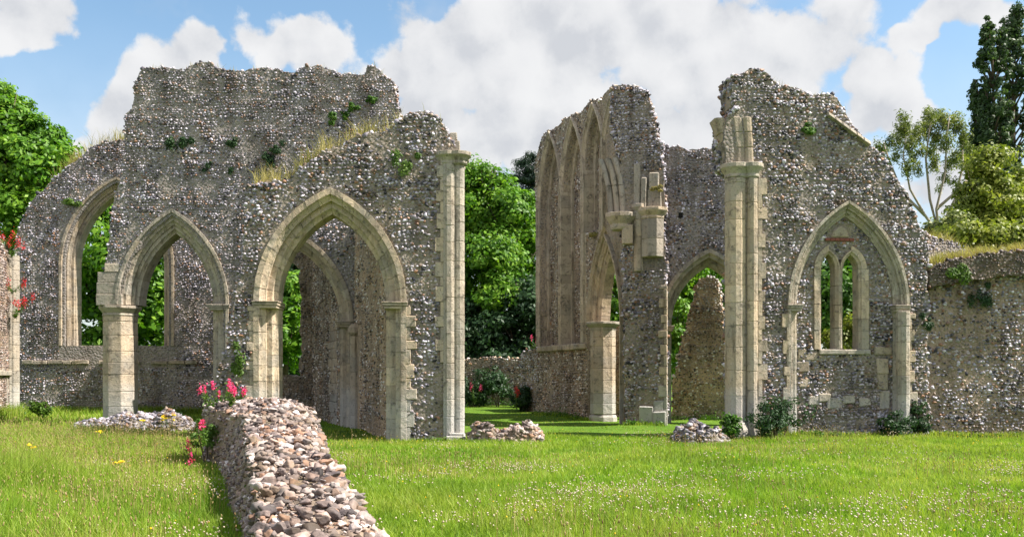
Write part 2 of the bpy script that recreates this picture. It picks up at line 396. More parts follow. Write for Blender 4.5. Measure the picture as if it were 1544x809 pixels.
# ------------------------------------------------------------------ walls
class Plane:
    """vertical wall plane through two points of the ground (pixel column, distance)"""
    def __init__(s, p0, p1):
        a = world_at(p0[0], HY, p0[1]); b = world_at(p1[0], HY, p1[1])
        s.o = np.array([a.x, a.y]); t = np.array([b.x - a.x, b.y - a.y]); s.len = np.hypot(*t); s.t = t / s.len
        s.n = np.array([-s.t[1], s.t[0]]); s.rz = math.atan2(s.t[1], s.t[0])
    def uz(s, px, py):
        D = np.array([(px - CX) / F, 1.0]); k = (s.o @ s.n) / (D @ s.n); P = D * k
        u = (P - s.o) @ s.t
        return (u, -0.4 if py == 'g' else EYE + (HY - py) / F * k)
    def u(s, px): return s.uz(px, 500)[0]
    def z(s, px, py): return s.uz(px, py)[1]
    def poly(s, L): return [s.uz(*p) for p in L]
    def w(s, u, y, z):
        q = s.o + s.t * u + s.n * y
        return Vector((q[0], q[1], z))

def roughen(poly, amp=0.05, step=0.13, seed=0.0, hold=()):
    out = []
    for i in range(len(poly)):
        a = np.array(poly[i]); b = np.array(poly[(i + 1) % len(poly)]); L = np.hypot(*(b - a))
        if a[1] < -0.3 and b[1] < -0.3: out.append(tuple(a)); continue
        k = max(1, int(L / step)); nn = np.array([-(b - a)[1], (b - a)[0]]) / (L + 1e-9)
        for j in range(k):
            p = a + (b - a) * j / k
            if p[1] > -0.3:
                q = noise.noise(Vector((p[0] * 3.3 + seed, p[1] * 3.3, seed))) * amp * 1.6 + noise.noise(Vector((p[0] * 9 + seed, p[1] * 9, seed))) * amp
                p = p + nn * q
            out.append(tuple(p))
    return out

def slab(name, outer, holes, y0, y1, mat, parent):
    """plate with openings between local y0 and y1"""
    cu = bpy.data.curves.new(name + '_outline', 'CURVE'); cu.dimensions = '2D'; cu.fill_mode = 'BOTH'
    for L in [outer] + list(holes):
        sp = cu.splines.new('POLY'); sp.points.add(len(L) - 1)
        for p, q in zip(sp.points, L): p.co = (q[0], q[1], 0, 1)
        sp.use_cyclic_u = True
    cu.extrude = abs(y1 - y0) / 2
    tmp = bpy.data.objects.new('tmp', cu); me = bpy.data.meshes.new_from_object(tmp)
    bpy.data.objects.remove(tmp); bpy.data.curves.remove(cu)
    me.name = name; n = len(me.vertices); co = np.empty(n * 3, np.float32); me.vertices.foreach_get('co', co); co = co.reshape(-1, 3)
    co = np.stack([co[:, 0], (y0 + y1) / 2 - co[:, 2], co[:, 1]], 1)
    me.vertices.foreach_set('co', co.ravel()); me.materials.clear()
    bm = bmesh.new(); bm.from_mesh(me); bmesh.ops.remove_doubles(bm, verts=bm.verts, dist=0.0005); bmesh.ops.recalc_face_normals(bm, faces=bm.faces); bm.to_mesh(me); bm.free()
    return link_mesh(name, me, mat, parent)

def face_stones(outer, holes, y, s=1.0, protos=None, zmin=-0.1, skip=0.06, margin=0.02, bare0=0.0, thin=()):
    O = np.array(outer); u0, z0 = O.min(0); u1, z1 = O.max(0); z0 = max(z0, zmin)
    s = s * .74; rows = np.arange(z0, z1, 0.083 * s); P = []
    for i, z in enumerate(rows):
        us = np.arange(u0 - rng.uniform(0, 0.1), u1, 0.112 * s)
        us = us + rng.uniform(-0.03, 0.03, len(us)) * s
        P.append(np.stack([us, z + rng.uniform(-0.02, 0.02, len(us)) * s + 0.03 * np.sin(us * 1.3 + i)], 1))
    P = np.concatenate(P); P = P[rng.random(len(P)) > skip]
    keep = in_poly(P, outer)
    P = P[keep]; P = P[P[:, 1] > zmin]
    for h in holes:
        if not len(P): break
        P = P[~(in_poly(P, h) | (edge_dist(P, h) < margin))]
    # bare mortar where the facing has fallen or been pointed over
    bare = pn(P[:, 0], P[:, 1], .9, u1) + .6 * pn(P[:, 0], P[:, 1], 2.6, 3.0 + u1)
    P = P[(bare > -.42 + bare0) | (rng.random(len(P)) > .6)]
    for tp, pr_ in thin:
        if len(P): P = P[~(in_poly(P + np.stack([pn(P[:, 0], P[:, 1], 2.2, 1.0), pn(P[:, 0], P[:, 1], 2.2, 8.0)], 1) * .35, tp) & (rng.random(len(P)) < pr_))]
    deep = .045 * np.clip(pn(P[:, 0], P[:, 1], 1.7, 9.0), -1, 1)
    n = len(P); big = rng.random(n)
    w = 0.068 * s * rng.uniform(0.62, 1.22, n) * np.where(big > 0.93, 1.35, 1); h = 0.049 * s * rng.uniform(0.7, 1.25, n) * np.where(big > 0.93, 1.3, 1)
    drift = 1 + .45 * np.clip(pn(P[:, 0], P[:, 1], .8, 21.0) + .5 * pn(P[:, 0], P[:, 1], 2.9, 4.0), -.8, .8); w, h = w * drift, h * drift
    t = 0.058 * s * rng.uniform(0.7, 1.4, n)
    pos = np.stack([P[:, 0], y + rng.uniform(0.0, 0.03, n) + deep, P[:, 1]], 1)
    rot = np.stack([rng.normal(0, 0.25, n), rng.normal(0, 0.3, n), rng.normal(0, 0.25, n)], 1)
    return pos, np.stack([w, t, h], 1), rot

def edge_stones(outer, y0, y1, s=1.0, zmin=0.25, dens=1.0):
    pos = []
    for i in range(len(outer)):
        a = np.array(outer[i]); b = np.array(outer[(i + 1) % len(outer)]); L = np.hypot(*(b - a))
        if max(a[1], b[1]) < zmin: continue
        n = rng.poisson(L * abs(y1 - y0) * 75 / (s * s) * dens)
        t = rng.random(n); p = a + (b - a) * t[:, None]
        pos.append(np.stack([p[:, 0] + rng.uniform(-.03, .03, n), rng.uniform(min(y0, y1), max(y0, y1), n), p[:, 1] + rng.uniform(-.04, .035, n)], 1))
    pos = np.concatenate(pos); n = len(pos)
    q = rng.uniform(0.6, 1.35, n)[:, None] * s
    size = np.stack([rng.uniform(.05, .075, n), rng.uniform(.05, .075, n), rng.uniform(.035, .055, n)], 1) * q
    return pos, size, rng.normal(0, 0.5, (n, 3))

def cat3(*L): return [np.concatenate([l[i] for l in L]) for i in range(3)]

def make_wall(name, label, pl, outline, thick, holes=(), excl=(), core='mortar', flint='flint', s=1.0, protos=None, amp=0.05, group=None, cat='wall', edge=1.0, bare=0.0, thin=()):
    root = empty(name, (pl.o[0], pl.o[1], 0), pl.rz); tag(root, label, cat, group)
    out = roughen(pl.poly(outline), amp, seed=len(label) * 1.7)
    slab('masonry', out, holes, 0.0, thick, M[core], root)
    sets = [face_stones(out, list(holes) + list(excl), -0.004, s, bare0=bare, thin=[(pl.poly(t), q) for t, q in thin])]
    if edge: sets.append(edge_stones(out, 0.0, thick, s * 1.1, dens=edge))
    pos, size, rot = cat3(*sets)
    # keep loose edge cobbles out of dressed stone
    for e in excl:
        k = ~(in_poly(pos[:, [0, 2]], e) & (pos[:, 1] < 0.35)); pos, size, rot = pos[k], size[k], rot[k]
    link_mesh('flint_facing', stones_mesh('flint_facing', protos or P_LOW, pos, size, rot), M[flint], root, True)
    return root, out

# pointed arches -----------------------------------------------------
class Arch:
    def __init__(s, uL, uR, zs, za, zb=-0.3):
        s.uL, s.uR, s.zs, s.za, s.zb = uL, uR, zs, za, zb
        s.c = (uL + uR) / 2; s.a = (uR - uL) / 2; r = za - zs
        s.R = (s.a ** 2 + r ** 2) / (2 * s.a)
    def pt(s, side, f, r):
        """side -1 left / +1 right, f 0 (spring) .. 1 (apex), r offset outwards"""
        k = s.R - s.a; am = math.acos(max(-1, min(1, k / (s.R + r)))) if k >= 0 else math.pi - math.acos(min(1, -k / (s.R + r)))
        ang = am * f
        return (s.c + side * (-k + (s.R + r) * math.cos(ang)), s.zs + (s.R + r) * math.sin(ang))
    def outline(s, r=0.0, n=14, zb=None):
        zb = s.zb if zb is None else zb
        L = [(s.uL - r, zb)] + [s.pt(-1, i / n, r) for i in range(n + 1)] + [s.pt(1, 1 - i / n, r) for i in range(1, n + 1)] + [(s.uR + r, zb)]
        return L
    def ring(s, mb, prof, side, step=0.30, f0=0.0, f1=1.0, gap=0.003, sub=4):
        L = (s.R + 0.2) * math.acos(max(-0.9, (s.R - s.a) / (s.R + 0.2))) * (f1 - f0); k = max(2, round(L / step))
        for i in range(k):
            a = f0 + (f1 - f0) * i / k; b = f0 + (f1 - f0) * (i + 1) / k; g = gap / max(L, .1) * (f1 - f0); e = random.uniform(-0.006, 0.006)
            rings = []
            for j in range(sub + 1):
                f = a + g + (b - a - 2 * g) * j / sub
                rings.append([(*s.pt(side, f, r),) for r, y in prof])
                rings[-1] = [(p[0], y + e, p[1]) for p, (r, y) in zip(rings[-1], prof)]
            mb.loft(rings)
    def jamb(s, mb, prof, side, z0, z1, step=0.34, gap=0.003):
        z = z0
        while z < z1 - 0.01:
            h = min(step * random.uniform(0.75, 1.3), z1 - z)
            if z1 - z - h < 0.12: h = z1 - z
            e = random.uniform(-0.007, 0.007)
            f = lambda zz: [((s.uL - r) if side < 0 else (s.uR + r), y + e, zz) for r, y in prof]
            mb.loft([f(z + gap), f(z + h - gap)]); z += h

def order(r0, r1, yf, yb, ch=0.08):
    """one square order with its inner corner chamfered; y grows into the wall"""
    return [(r0, yb), (r0, yf + ch), (r0 + ch * .12, yf + ch), (r0 + ch * .5, yf + ch * .78), (r0 + ch * .78, yf + ch * .5), (r0 + ch, yf + ch * .12), (r0 + ch, yf), (r1, yf), (r1, yb)]

def dress(root, A, orders, mat, zb=0.0, ring=True, jambs=True, imp=None, impy=(-0.06, 0.3), impw=0.0, sides=(-1, 1), step=0.3):
    """voussoirs, jambs and imposts of an arch as parts of its wall"""
    if ring:
        mb = MB()
        for o in orders:
            for sd_ in (-1, 1): A.ring(mb, o, sd_, step)
        mb.build('arch', mat, root, bevel=0.007)
    if jambs:
        for sd_ in sides:
            mb = MB()
            for o in orders: A.jamb(mb, o, sd_, zb, A.zs - (0.1 if imp else 0))
            mb.build('jamb', mat, root, bevel=0.007)
    if imp:
        rmax = max(r for o in orders for r, y in o)
        for sd_ in sides:
            mb = MB()
            for (dz0, dz1, ex) in ((-0.16, -0.09, 0.03), (-0.09, -0.02, 0.06), (-0.02, 0.012, 0.085)):
                a, b = -ex, rmax + impw + ex * 0.4
                x0, x1 = (A.uL - b, A.uL - a) if sd_ < 0 else (A.uR + a, A.uR + b)
                mb.box(x0, x1, impy[0] - ex, impy[1], A.zs + dz0, A.zs + dz1, 0.004)
            mb.build('impost', mat, root, bevel=0.01)

def quoins(root, u0, u1, zs, y=-0.03, depth=0.2, side=1, mat='ashlar', h=0.3, name='quoins', jag=0.16):
    """long and short work: dressed blocks up an edge"""
    mb = MB(); z = zs[0]; k = 0
    while z < zs[1]:
        hh = h * random.uniform(0.7, 1.25); e = (jag if k % 2 else 0) * random.uniform(0.5, 1.2); yy = y + random.uniform(-.012, .008)
        a, b = (u0, u1 + e) if side > 0 else (u0 - e, u1)
        mb.box(a, b, yy, depth, z + .005, min(z + hh, zs[1]) - .005, 0.005); z += hh; k += 1
    return mb.build(name, M[mat], root, bevel=0.014)

# ================================================================== the ruins
# ---- front arch wall
pA = Plane((375, 22.3), (700, 22.6))
aA = Arch(pA.u(415.5), pA.u(580.5), pA.z(500, 455), pA.z(498, 319))
outA = [(318, 'g'), (318, 602), (326, 575), (340, 540), (349, 470), (352, 440), (366, 400), (370, 320), (374, 276), (403, 274), (435, 270), (455, 254), (474, 236),
        (498, 226), (518, 216), (546, 203), (569, 199), (593, 195), (604, 184), (613, 175), (633, 167), (652, 170), (660, 179), (674, 192), (680, 210), (686, 230), (688, 400), (688, 'g')]
cx0, cx1 = pA.u(663), pA.u(700)
rA, oA = make_wall('arch_wall', 'nearest tall flint wall with one open pointed arch and a sloping broken top', pA, outA, 0.95,
                   holes=[aA.outline(0.40)], excl=[aA.outline(0.56), [(cx0, -1), (cx1 + .5, -1), (cx1 + .5, pA.z(680, 225)), (cx0 - .02, pA.z(680, 225))]], protos=P_MID, s=1.05,
                   thin=[([(622, 540), (684, 535), (684, 648), (622, 650)], .6), ([(625, 350), (665, 350), (665, 395), (625, 400)], .5), ([(560, 215), (650, 225), (640, 255), (560, 250)], .4)])
dress(rA, aA, [order(0.0, 0.27, 0.22, 0.93, 0.12), order(0.25, 0.52, -0.05, 0.6, 0.13)], M['ashlar'], imp=True, impy=(-0.02, 0.9))
quoins(rA, aA.uR + 0.5, aA.uR + 0.62, (0.0, aA.zs - 0.1), y=-0.04, jag=0.13)
quoins(rA, aA.uL - 0.62, aA.uL - 0.5, (0.7, aA.zs - 0.1), y=-0.04, side=-1, jag=0.08)
quoins(rA, pA.u(664), pA.u(672), (1.9, pA.z(680, 232)), y=-0.05, side=-1, jag=0.14)
ztop = pA.z(684, 247)
sh = MB(); u1 = pA.u(691)
sh.box(pA.u(668.5), pA.u(680), -0.06, 0.9, 0.02, ztop, 0.0)
sh.box(pA.u(680), pA.u(690), 0.16, 0.9, 0.02, ztop, 0.0)
sh.drums(pA.u(677), 0.04, 0.15, 0.12, ztop, 0.42, 8)
sh.drums(u1, 0.12, 0.16, 0.12, ztop, 0.42, 12)
sh.drums(u1 - 0.02, 0.62, 0.17, 0.12, ztop, 0.42, 8)
shaft = sh.build('corner_shaft', M['ashlar_grey'], rA, bevel=0.01)
cp = MB()
for ux, yy, r in ((u1, 0.10, 0.2), (pA.u(675), 0.12, 0.2), (u1 - .02, 0.62, .18)):
    cp.ngon(ux, yy, [(r, ztop - 0.02), (r + .03, ztop + .02), (r + .02, ztop + .07), (r + .06, ztop + .14), (r + .13, ztop + .2), (r + .13, ztop + .29)], 10)
cp.build('capital', M['ashlar_grey'], shaft, bevel=0.008)
pb = MB(); pb.box(pA.u(673), pA.u(702), -0.3, 0.9, -0.2, 0.13, .01); pb.box(pA.u(677), pA.u(700), -0.18, 0.9, 0.13, 0.2, .01)
pb.build('plinth', M['ashlar_grey'], shaft, bevel=0.015)
st = MB(); st.box(pA.u(680), pA.u(693), 0.2, 0.75, ztop + .29, ztop + .62, .02); st.box(pA.u(678), pA.u(689), 0.25, 0.7, ztop + .62, ztop + .84, .03)
st.build('broken_springer', M['ashlar_grey'], rA, bevel=0.02)

# ---- tall wall behind, with the left arch on its octagonal pier and a second arch seen through the first
pB = Plane((150, 27.9), (600, 28.2))
aB1 = Arch(pB.u(203), pB.u(316), pB.z(260, 459), pB.z(263, 349))
aB2 = Arch(pB.u(374), pB.u(510), pB.z(470, 485), pB.z(442, 373))
outB = [(156, 408), (160, 381), (168, 325), (174, 294), (182, 266), (189, 238), (188, 210), (190, 173), (198, 163), (202, 131), (210, 110), (221, 102), (241, 100), (277, 106), (285, 100),
        (301, 94), (316, 95), (332, 104), (356, 106), (396, 104.5), (411, 106), (443, 108), (459, 100), (478, 99), (498, 104), (510, 110), (550, 112), (554, 100), (565, 100), (577, 110),
        (585, 120), (595, 124), (597, 151), (600, 177), (606, 200), (606, 'g'), (335, 'g'), (330, 470)]
# the masonry over the left arch stops on the pier: the lower left of the opening is open to the ground
oo = outB[:36] + [(334, 'g')]
U = pB.poly(oo)
archpts = [p for p in aB1.outline(0.40) if p[1] > aB1.zs - 0.02]
U = U + [(archpts[-1][0], -0.4)] + archpts[::-1] + [(archpts[0][0], aB1.zs), (U[0][0], aB1.zs)]
class PB2:                                              # outline already in wall coordinates
    o = pB.o; rz = pB.rz
    @staticmethod
    def poly(L): return L
rB, oB = make_wall('tall_arch_wall', 'tallest flint wall, level broken top, its left arch carried on an eight-sided stone pier', PB2, U, 1.0,
                   holes=[aB2.outline(0.38)], excl=[aB1.outline(0.58), aB2.outline(0.5), [(pB.u(140), 0), (pB.u(206), 0), (pB.u(206), pB.z(160, 408)), (pB.u(140), pB.z(160, 408))]],
                   core='mortar_grey', flint='flint_grey', edge=0.8)
dress(rB, aB1, [order(0.0, 0.22, 0.26, 0.98, 0.1), order(0.2, 0.4, 0.1, 0.9, 0.1), order(0.38, 0.58, -0.05, 0.9, 0.11)], M['ashlar_grey'], imp=True, impy=(0, 0.9), sides=(1,), zb=0.2)
dress(rB, aB2, [order(0.0, 0.24, 0.24, 0.98, 0.1), order(0.22, 0.46, -0.04, 0.7, 0.12)], M['ashlar_brown'], imp=True, impy=(0, 0.9), sides=(1,), zb=0.0)
pc, pr = pB.u(172), 0.50
zc = pB.z(172, 461)
mb = MB(); mb.drums(pc, 0.5, pr, -0.2, zc - 0.28, 0.42, 8)
pier = mb.build('octagonal_pier', M['ashlar'], rB, bevel=0.012)
mb = MB(); mb.ngon(pc, 0.5, [(pr, zc - .3), (pr + .03, zc - .26), (pr - .0, zc - .2), (pr + .06, zc - .12), (pr + .12, zc - .05), (pr + .12, zc + .02)], 8)
mb.build('capital', M['ashlar_grey'], pier, bevel=0.01)
mb = MB()                                               # springer block standing on the capital
for x0, x1, z0, z1 in ((145, 184, zc + .02, zc + .36), (146, 182, zc + .36, zc + .70), (147, 180, zc + .70, zc + 1.02), (158, 180, zc + 1.02, zc + 1.28)):
    mb.box(pB.u(x0), pB.u(x1), -0.03, 0.96, z0 + .004, z1 - .004, 0.008)
mb.build('springer', M['ashlar_grey'], rB, bevel=0.015)

# ---- end wall with the tall window, at the left
pC = Plane((20, 36.2), (335, 36.6))
aC = Arch(pC.u(109), pC.u(243), pC.z(176, 400), pC.z(176, 288), pC.z(176, 521))
outC = [(20, 'g'), (20, 400), (24, 357), (36, 325), (51, 298), (79, 274), (103, 250), (127, 234), (142, 220), (158, 214), (188, 209), (240, 206), (290, 204), (338, 206), (338, 'g')]
rC, oC = make_wall('window_wall', 'far flint end wall at left with a tall empty pointed window opening', pC, outC, 0.9, holes=[aC.outline(0.3)], excl=[aC.outline(0.5, zb=1.9)],
                   core='mortar_grey', flint='flint_grey', s=1.1, edge=0.8)
dress(rC, aC, [order(0.0, 0.18, 0.3, 0.88, 0.06), order(0.16, 0.34, 0.14, 0.8, 0.09), order(0.32, 0.5, -0.05, 0.7, 0.09)], M['ashlar_brown'], zb=aC.zb, step=0.4)
mb = MB(); x = aC.uL - 0.25
while x < aC.uR + .2:
    w = random.uniform(.35, .6); mb.box(x, min(x + w, aC.uR + .25) - .01, 0.05, 0.9, aC.zb - 0.12, aC.zb + random.uniform(-.01, .02), .008); x += w
mb.build('sill', M['ashlar_brown'], rC, bevel=0.015)
mb = MB(); x = pC.u(34)
while x < pC.u(330):
    w = random.uniform(.3, .8)
    if random.random() < 0.75: mb.box(x, x + w - .02, -0.09, 0.2, 2.0, 2.14 + random.uniform(-.02, .02), .012)
    x += w
mb.build('string_course', M['ashlar_brown'], rC, bevel=0.015)

# ---- walls of the small roofless chapel behind the first arch
pK = Plane((330, 35.2), (478, 35.0))
aK = Arch(pK.u(385), pK.u(453), pK.z(420, 425), pK.z(420, 378), pK.z(420, 566))
rK, oK = make_wall('chapel_end_wall', 'dim flint wall with a ragged window opening, seen deep through the nearest arch', pK,
                   [(330, 'g'), (330, 300), (380, 290), (478, 285), (500, 288), (500, 'g')], 0.9, holes=[roughen(aK.outline(0.0), 0.07, 0.2, 3)], excl=[], core='mortar_warm', flint='flint_warm', s=1.15, edge=0.3)
pL = Plane((472, 34.8), (512, 28.9))
rL, oL = make_wall('chapel_side_wall', 'shaded flint side wall with a limestone corner, glimpsed inside the nearest arch', pL,
                   [(472, 'g'), (472, 290), (512, 240), (512, 'g')], 0.6, core='mortar_warm', flint='flint_warm', s=1.15, edge=0.2)
quoins(rL, pL.u(500), pL.u(509), (0.0, 3.6), y=-0.04, side=-1, jag=0.5, h=0.34)
pM = Plane((535, 28.0), (588, 22.9))
rM, oM = make_wall('cross_wall', 'warm brown flint wall running back from the right side of the nearest arch', pM,
                   [(533, 'g'), (535, 322), (560, 300), (586, 236), (589, 'g')], 0.8, core='plaster', flint='flint_warm', s=1.0, edge=0.3, bare=0.75,
                   excl=[[(pM.u(534), -1), (pM.u(543), -1), (pM.u(543), 3.0), (pM.u(534), 3.0)]])
mb = MB(); mb.drums(pM.u(537.5), 0.0, 0.2, -0.1, 2.75, 0.4, 8); mb.ngon(pM.u(537.5), 0.0, [(.2, 2.75), (.27, 2.85), (.26, 3.0), (.16, 3.12)], 8)
mb.build('wall_shaft', M['ashlar_brown'], rM, bevel=0.01)

# ---- window wall running back in the middle, with its row of blind lancets
pE = Plane((811, 38.0), (935, 30.2))
def zE(px, py): return pE.z(px, py)
edges = [812, 846, 879.5, 908, 936]
apexy = [203, 183, 161, 138]
lanc = []
for i in range(4):
    uL, uR = pE.u(edges[i]) + 0.34, pE.u(edges[i + 1]) - 0.05
    if i == 3: uR = pE.u(940) + 0.2; zlow = zE(915, 346)
    cxp = (edges[i] + edges[i + 1]) / 2
    za = zE(cxp, apexy[i]) - 0.35
    lanc.append(Arch(uL, uR, za - (uR - uL) * 1.25, za, 2.72 if i < 2 else (zE(893, 348) if i == 2 else zlow)))
outE = [(808, 'g'), (813, 560), (815, 470), (810, 400), (807, 278), (806, 250), (812, 222), (817, 207), (822, 200), (836, 193), (846, 185), (852, 178), (860, 176), (866, 172), (878, 168), (886, 157), (892, 151),
        (907, 150), (914, 138), (922, 131), (938, 128), (942, 300), (942, 'g')]
aE = Arch(pE.u(894.5), pE.u(933.5), zE(905, 487), zE(918, 366))
rE, oE = make_wall('lancet_wall', 'receding middle flint wall with a row of tall blind pointed windows', pE, outE, 0.66,
                   holes=[a.outline(0.1) for a in lanc[:3]] + [aE.outline(0.35)],
                   excl=[a.outline(0.3) for a in lanc[:3]] + [aE.outline(0.5), [(pE.u(906), 2.3), (pE.u(960), 2.3), (pE.u(960), 13), (pE.u(906), 13)]],
                   core='mortar_warm', flint='flint_warm', s=1.1, amp=0.05, edge=0.9)
for i, a in enumerate(lanc):
    bl = a.outline(0.12, zb=a.zb - .05)
    if i < 3:
        slab('blind_panel', bl, [], 0.42, 0.62, M['mortar_warm'], rE)
        p_, s_, r_ = face_stones(bl, [aE.outline(0.6)], 0.42, 1.1, zmin=2.7)
        link_mesh('panel_flints', stones_mesh('panel_flints', P_LOW, p_, s_, r_), M['flint_warm'], rE, True)
    dress(rE, a, [order(0.0, 0.12, 0.26, 0.6, 0.06), order(0.1, 0.21, 0.1, 0.5, 0.07), order(0.19, 0.34, -0.12, 0.5, 0.1)], M['ashlar_warm'], zb=a.zb, step=0.42, sides=(-1, 1) if i < 3 else (-1,), jambs=True)
    if i == 2:
        mb = MB(); a.jamb(mb, order(0.0, 0.34, -0.12, 0.5, 0.1), -1, 2.72, a.zb); mb.build('jamb', M['ashlar_warm'], rE, bevel=.007)
mb = MB(); x = pE.u(814)
while x < pE.u(886):
    w = random.uniform(.4, .9); mb.box(x, min(x + w, pE.u(886)) - .01, -0.13, 0.4, 2.5, 2.72, .01); x += w
mb.build('sill_course', M['ashlar'], rE, bevel=0.03)
mb = MB()
for o in (order(0.0, 0.2, 0.22, 0.64, 0.08), order(0.18, 0.36, 0.08, 0.6, 0.08), order(0.34, 0.5, -0.08, 0.6, 0.09)): aE.ring(mb, o, -1, 0.32)
for o in (order(0.0, 0.14, 0.1, 0.6, 0.06), order(0.12, 0.24, -0.08, 0.6, 0.06)): aE.ring(mb, o, 1, 0.32); aE.jamb(mb, o, 1, 0.0, aE.zs)
mb.build('arch', M['ashlar'], rE, bevel=0.007)
uc = pE.u(903)
zcap = zE(905, 487)
mb = MB(); mb.drums(uc, 0.15, 0.44, 0.25, zcap - 0.22, 0.36, 8); mb.ngon(uc, 0.15, [(.49, -.2), (.49, .14), (.45, .22)], 8)
mb.box(uc - 0.75, uc - 0.3, -0.0, 0.6, 0, zcap - .2)
col = mb.build('respond_column', M['ashlar'], rE, bevel=0.012)
mb = MB(); mb.ngon(uc, 0.15, [(.44, zcap - .25), (.46, zcap - .2), (.45, zcap - .15), (.54, zcap - .08), (.6, zcap - .03), (.6, zcap + .05)], 8)
mb.box(uc - .78, uc - .3, -.04, .62, zcap - .1, zcap + .045)
mb.build('capital', M['ashlar_grey'], col, bevel=0.01)

# ---- broken tower-like end pier, front of the middle group
pF = Plane((936, 29.0), (1003, 28.75))
outF = [(944, 'g'), (943, 560), (941, 470), (938, 345), (934, 230), (924, 200), (922, 160), (921, 131), (930, 127), (945, 128), (957, 131), (975, 137), (981, 151), (983, 167), (988, 187), (990, 207), (997, 211), (1000, 270), (1002, 330), (1004, 'g')]
rF, oF = make_wall('broken_pier', 'tall ragged flint pier with carved vault springers and a hanging stone corbel', pF, outF, 1.1, core='mortar', flint='flint', s=1.0, protos=P_MID, amp=0.07, bare=-.2, thin=[([(940, 420), (995, 420), (995, 600), (940, 600)], .2)],
                   excl=[[(pF.u(995), -1), (pF.u(1012), -1), (pF.u(1012), pF.z(1000, 430)), (pF.u(995), pF.z(1000, 430))],
                         [(pF.u(960), -1), (pF.u(1012), -1), (pF.u(1012), .85), (pF.u(960), .78)],
                         [(pF.u(911), pF.z(930, 336)), (pF.u(955), pF.z(930, 336)), (pF.u(952), pF.z(930, 240)), (pF.u(905), pF.z(930, 240))],
                         [(pF.u(955), pF.z(960, 405)), (pF.u(1003), pF.z(960, 405)), (pF.u(1003), pF.z(960, 260)), (pF.u(955), pF.z(960, 260))]])
quoins(rF, pF.u(1001), pF.u(1006), (0.0, pF.z(1000, 430)), y=-0.04, depth=0.9, side=-1, jag=0.16)
mb = MB()                                                # curved ribs of the lost vault, springing from the corbel
zs0 = pF.z(930, 322)
for k, (dx, lean, outk) in enumerate(((-0.02, -0.34, 0.0), (0.17, -0.30, 0.1), (0.36, -0.25, 0.16), (0.54, -0.22, 0.08))):
    n = 9; pts = []; ub = pF.u(922) + dx
    H = pF.z(930, 236) - zs0
    for i in range(n):
        t = i / (n - 1)
        pts.append((ub + lean * (t ** 2.2), 0.06 - outk * (0.6 + 0.4 * t) + .16 * t * t, zs0 + H * t))
    for q in range(2):
        a, b = 0, 0; seg = [Vector(p) for p in pts[q * 4:q * 4 + 5]]; seg[0] = seg[0] + (seg[1] - seg[0]) * .02; seg[-1] = seg[-1] + (seg[-2] - seg[-1]) * .02
        w, dd = 0.10, 0.6
        f = lambda p: [(p.x - w, p.y + dd, p.z), (p.x - w, p.y + .07, p.z), (p.x - w * .5, p.y, p.z), (p.x + w * .5, p.y, p.z), (p.x + w, p.y + .07, p.z), (p.x + w, p.y + dd, p.z)]
        mb.loft([f(p) for p in seg])
mb.build('vault_springer', M['ashlar_grey'], rF, bevel=0.012)
mb = MB(); uq = pF.u(936)
mb.ngon(uq, 0.05, [(.30, zs0 - .52), (.34, zs0 - .44), (.34, zs0 - .34), (.42, zs0 - .24), (.5, zs0 - .12), (.5, zs0)], 10)
mb.box(pF.u(938), pF.u(955), -0.22, .3, pF.z(946, 369), pF.z(946, 340), .01)
mb.build('corbel_capital', M['ashlar'], rF, bevel=0.012)
mb = MB(); uh = pF.u(984); r = 0.36; zt = pF.z(984, 331); z0 = pF.z(984, 388)
mb.drums(uh, 0.02, r, z0, zt, 0.5, 8)
hang = mb.build('hanging_shaft', M['ashlar_grey'], rF, bevel=0.012)
mb = MB(); mb.ngon(uh, 0.02, [(r, zt), (r + .02, zt + .04), (r + .01, zt + .1), (r + .08, zt + .18), (r + .13, zt + .25), (r + .13, zt + .34)], 8)
mb.build('capital', M['ashlar'], hang, bevel=0.01)
mb = MB(); z1 = pF.z(960, 318)
mb.drums(pF.u(963), 0.0, 0.15, pF.z(963, 409), z1, 0.5, 8); mb.ngon(pF.u(963), 0, [(.16, z1), (.24, z1 + .1), (.24, z1 + .2)], 8)
mb.build('slender_shaft', M['ashlar'], rF, bevel=0.01)
mb = MB()
for (x0, x1, ya, yb) in ((956, 965, 316, 246), (966, 975, 314, 268), (976, 998, 314, 287), (978, 994, 287, 262)):
    mb.box(pF.u(x0), pF.u(x1), -0.10 + random.uniform(-.06, .06), .4, pF.z(970, ya), pF.z(970, yb), .025)
mb.build('broken_springer', M['ashlar_grey'], rF, bevel=0.03)
mb = MB()
for (x0, x1, z0, z1, y) in ((964, 985, -.1, .62, -.12), (985, 1003, -.1, .45, -.16), (986, 1001, .45, .8, -.06)):
    mb.box(pF.u(x0), pF.u(x1), y, .3, z0, z1, .03)
mb.build('base_blocks', M['ashlar_grey'], rF, bevel=0.03)

